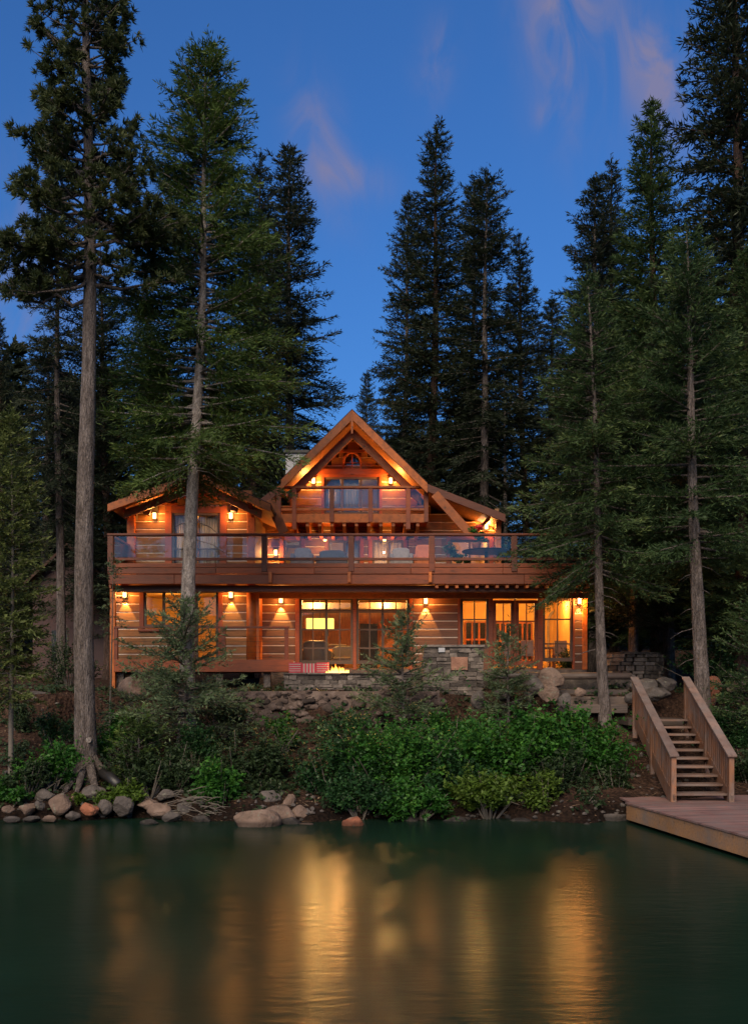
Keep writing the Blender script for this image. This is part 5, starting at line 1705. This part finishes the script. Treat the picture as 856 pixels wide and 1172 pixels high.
M['flame'] = flame_mat()
Y = 28.75; fz = Z(772, 28.3)
t = thing('fire_pit', 'burning fire in a dark bowl behind the stone bench', 'fire pit', (X(386, Y), Y, fz))
b = MB(); b.lathe([(.2, -.06), (.38, .0), (.42, .03), (.36, .03), (.2, -.03)], (X(386, Y), Y, fz), 22); b.build('bowl', M['black'], t, smooth=True)
b = MB()
rgf = random.Random(4)
for i in range(44):
    x = X(386, Y) + rgf.uniform(-.33, .33); y = Y + rgf.uniform(-.14, .14)
    h = rgf.uniform(.08, .34) * (1 - abs(x - X(386, Y)) * 1.9)
    dx = rgf.uniform(-.06, .06)
    b.tube([(x, y, fz), (x + dx * .2, y, fz + h * .3), (x + dx * .6, y, fz + h * .65), (x + dx, y, fz + h)], [.04, .05, .028, .003], 9)
b.build('flames', M['flame'], t, smooth=True)
lamp('POINT', (X(386, Y), Y - .05, fz + .35), 45, (1, .45, .12), t, shadow_soft_size=.15)

# black pipe below the pine, and the heap of dead branches at the water
b = MB(); b.tube([(X(118, 22.6), 22.6, Z(885, 22.6)), (X(127, 22.2), 22.2, Z(890, 22.2)), (X(136, 21.9), 21.9, Z(899, 21.9))], [.12, .12, .11], 12)
tag(b.build('drain_pipe', M['black'], None, smooth=True), 'short black drain pipe poking out below the pine roots', 'pipe')
b = MB(); rgb = random.Random(9)
for i in range(46):
    x = X(222, 21.6) + rgb.uniform(-.45, .5); y = 21.6 + rgb.uniform(-.35, .3); z = .22 + rgb.uniform(-.12, .4)
    a = rgb.uniform(-.9, .9) + (math.pi if rgb.random() < .4 else 0); L = rgb.uniform(.25, .7)
    d = np.array((math.cos(a), -.35 + rgb.uniform(-.3, .3), rgb.uniform(-.35, .25)))
    p = np.array((x, y, z)); b.tube([p, p + d * L * .5 + np.array((0, 0, .03)), p + d * L], [.012, .009, .004], 4)
tag(b.build('dead_branches', M['twig']), 'tangle of bare dead branches at the water left of the boulders', 'branches')
# roots of the big pine
b = MB()
bx, by = X(99, 23), 23.0
for (dx, dy, l) in ((-.35, -.9, 1), (.0, -1.0, .9), (.5, -.9, 1.3), (.9, -.3, 1), (-.9, -.2, .9)):
    p = np.array((bx + dx * .18, by + dy * .18, gz(bx, by) + .55))
    e = np.array((bx + dx * l, by + dy * l * .9, 0)); e[2] = gz(e[0], e[1]) - .05
    mid = (p + e) / 2; mid[2] = gz(mid[0], mid[1]) + .16
    b.tube([p, mid, e], [.12, .085, .04], 8, jit=.08)
rt = b.build('roots', M['bark'], None, smooth=True)
pt = bpy.data.objects['pine_tree']
rt.parent = pt; rt.location = tuple(-np.array(pt.location))

# cut limb scar on the pine trunk
b = MB(); b.tube([(X(102, 22.6), 22.70, Z(847, 22.7)), (X(102, 22.6), 22.58, Z(847, 22.6))], [.07, .065], 12)
kn = b.build('limb_scar', M['barkpale'], None); kn.parent = pt; kn.location = tuple(-np.array(pt.location))

# ----------------------------------------------------------------- dock and stairs
ZD = .44
t = thing('dock', 'reddish boarded dock with pale timber side, lower right', 'dock', (X(780, 19), 19, 0))
c0 = np.array((X(716.5, 21.1), 21.1)); c1 = np.array((6.32, 16.25)); dv = (c1 - c0) / np.linalg.norm(c1 - c0)
nv = np.array((-dv[1], dv[0])); nv = nv if nv[0] > 0 else -nv
Ld, Wd = 12.0, 9.0
b = MB(); k = 0; s = 0.0
while s < Ld:
    p = c0 + dv * s; q = c0 + dv * min(s + .14 - .006, Ld)
    # boards run across, square to the edge; back edge stays level with the stairs' foot
    def P(a, u): return (a[0] + nv[0] * u, a[1] + nv[1] * u)
    ps = [P(p, -.03), P(q, -.03), P(q, Wd), P(p, Wd)]
    b._add([(x, y, ZD - .035) for x, y in ps] + [(x, y, ZD) for x, y in ps], [(0, 1, 2, 3), (7, 6, 5, 4), (0, 4, 5, 1), (1, 5, 6, 2), (2, 6, 7, 3), (3, 7, 4, 0)])
    s += .14
for f in range(len(b.f)):
    b.f[f] = b.f[f][::-1]
# extra boards filling the triangle up to the bank behind
b.box(c0[0] + .1, c0[0] + 9, 21.12, 22.6, ZD - .04, ZD - .002)
b.build('deck_boards', M['dockboard'], t)
b = MB(); b.beam((*(c0 + nv * .02 - dv * .0), ZD - .04 - .17), (*(c0 + dv * Ld + nv * .02), ZD - .04 - .17), .05, .33)
b.beam((*(c0 + nv * .045 + dv * .02), ZD - .04 - .17), (*(c0 + nv * Wd + dv * .02), ZD - .04 - .17), .05, .33)
b.build('fascia', M['dockside'], t, bevel=.006)
for (s, u) in ((1.3, .5), (4.4, .5), (7.5, .5), (1.2, 3.5), (4.4, 3.5)):
    p = c0 + dv * s + nv * u
    b = MB(); b.tube([(p[0], p[1], -2.0), (p[0], p[1], ZD - .04)], [.13, .13], 12); b.build('pile', M['log_edge'], t, smooth=True)

t = thing('stairs', 'cedar staircase with board railings climbing from the dock', 'stairs', (X(800, 21.1), 21.1, ZD))
sl0 = np.array((X(770, 21.15), 21.15)); sl1 = np.array((X(726, 25.3), 25.3)); sr0 = np.array((X(836, 21.15), 21.15)); sr1 = np.array((X(785, 25.3), 25.3))
NT = 10
ZT = 2.14
for k in range(NT):
    f0 = (k + .35) / NT; f1 = (k + 1.42) / NT
    a, c = sl0 + (sl1 - sl0) * f0, sr0 + (sr1 - sr0) * f0
    d, e = sl0 + (sl1 - sl0) * f1, sr0 + (sr1 - sr0) * f1
    z = ZD + (ZT - ZD) * (k + 1) / NT
    b = MB(); ps = [a, c, e, d]
    b._add([(x, y, z - .05) for x, y in ps] + [(x, y, z) for x, y in ps], [(3, 2, 1, 0), (4, 5, 6, 7), (0, 1, 5, 4), (1, 2, 6, 5), (2, 3, 7, 6), (3, 0, 4, 7)])
    b.build('tread', M['tread'], t, bevel=.008)
b = MB(); b.box(sl1[0] - .05, sr1[0] + .05, 25.75, 26.9, ZT - .18, ZT); b.build('landing', M['log_edge'], t)
for (p0, p1) in ((sl0, sl1), (sr0, sr1)):
    def at(f, z): return (p0[0] + (p1[0] - p0[0]) * f, p0[1] + (p1[1] - p0[1]) * f, ZD + (ZT - ZD) * f + z)
    b = MB(); b.beam(at(-.01, .02), at(1.03, .02), .05, .34); b.build('stringer', M['stairwood'], t, bevel=.006)
    b = MB()
    for f in np.linspace(.045, .965, 23):
        x, y, z = at(f, 0)
        b.box(x - .018, x + .018, y - .05, y + .05, z + .12, z + 1.0)
    b.build('balusters', M['stairwood'], t)
    for f in (.0, .5, 1.0):
        x, y, z = at(f, 0)
        b = MB(); b.box(x - .055, x + .055, y - .055, y + .055, z - (.0 if f == 0 else .5), z + 1.03); b.build('post', M['stairwood'], t, bevel=.006)
    b = MB(); b.beam(at(-.03, 1.065), at(1.02, 1.065), .20, .05); b.build('handrail', M['stairrail'], t, bevel=.008)
    b = MB(); b.beam(at(.0, .985), at(1.0, .985), .05, .09); b.build('rail', M['stairwood'], t)

# ----------------------------------------------------------------- neighbours
Y = 41.0
t = thing('red_cabin', 'dark red cabin half hidden behind the trunks at the left', 'cabin', (X(80, Y), Y, gz(X(80, Y), Y)))
x0, x1 = X(38, Y), X(126, Y); zb, ze, zp = gz(X(80, Y), Y) - .3, Z(668, Y), Z(628, Y)
M['redwall'] = wood('red_siding', (.05, .013, .010), grain=(10, 10, 1.0))
b = MB(); b.box(x0, x1, Y, Y + 5, zb, ze); b.prism([(x0, ze), (x1, ze), ((x0 + x1) / 2, zp)], Y, Y + 5); b.build('wall', M['redwall'], t)
for s in (-1, 1):
    xm = (x0 + x1) / 2; xe = xm + s * ((x1 - x0) / 2 + .4); b = MB()
    zc = zp - (zp - ze) * ((x1 - x0) / 2 + .4) / ((x1 - x0) / 2)
    b.prism([(xm, zp + .02), (xe, zc + .02), (xe, zc + .16), (xm, zp + .16)], Y - .6, Y + 5.4); b.build('roof', M['shingle'], t)
b = MB(); b.box(X(60, Y), X(78, Y), Y - .04, Y - .005, zb + 1.0, zb + 2.3); b.build('window', M['darkpane'], t)
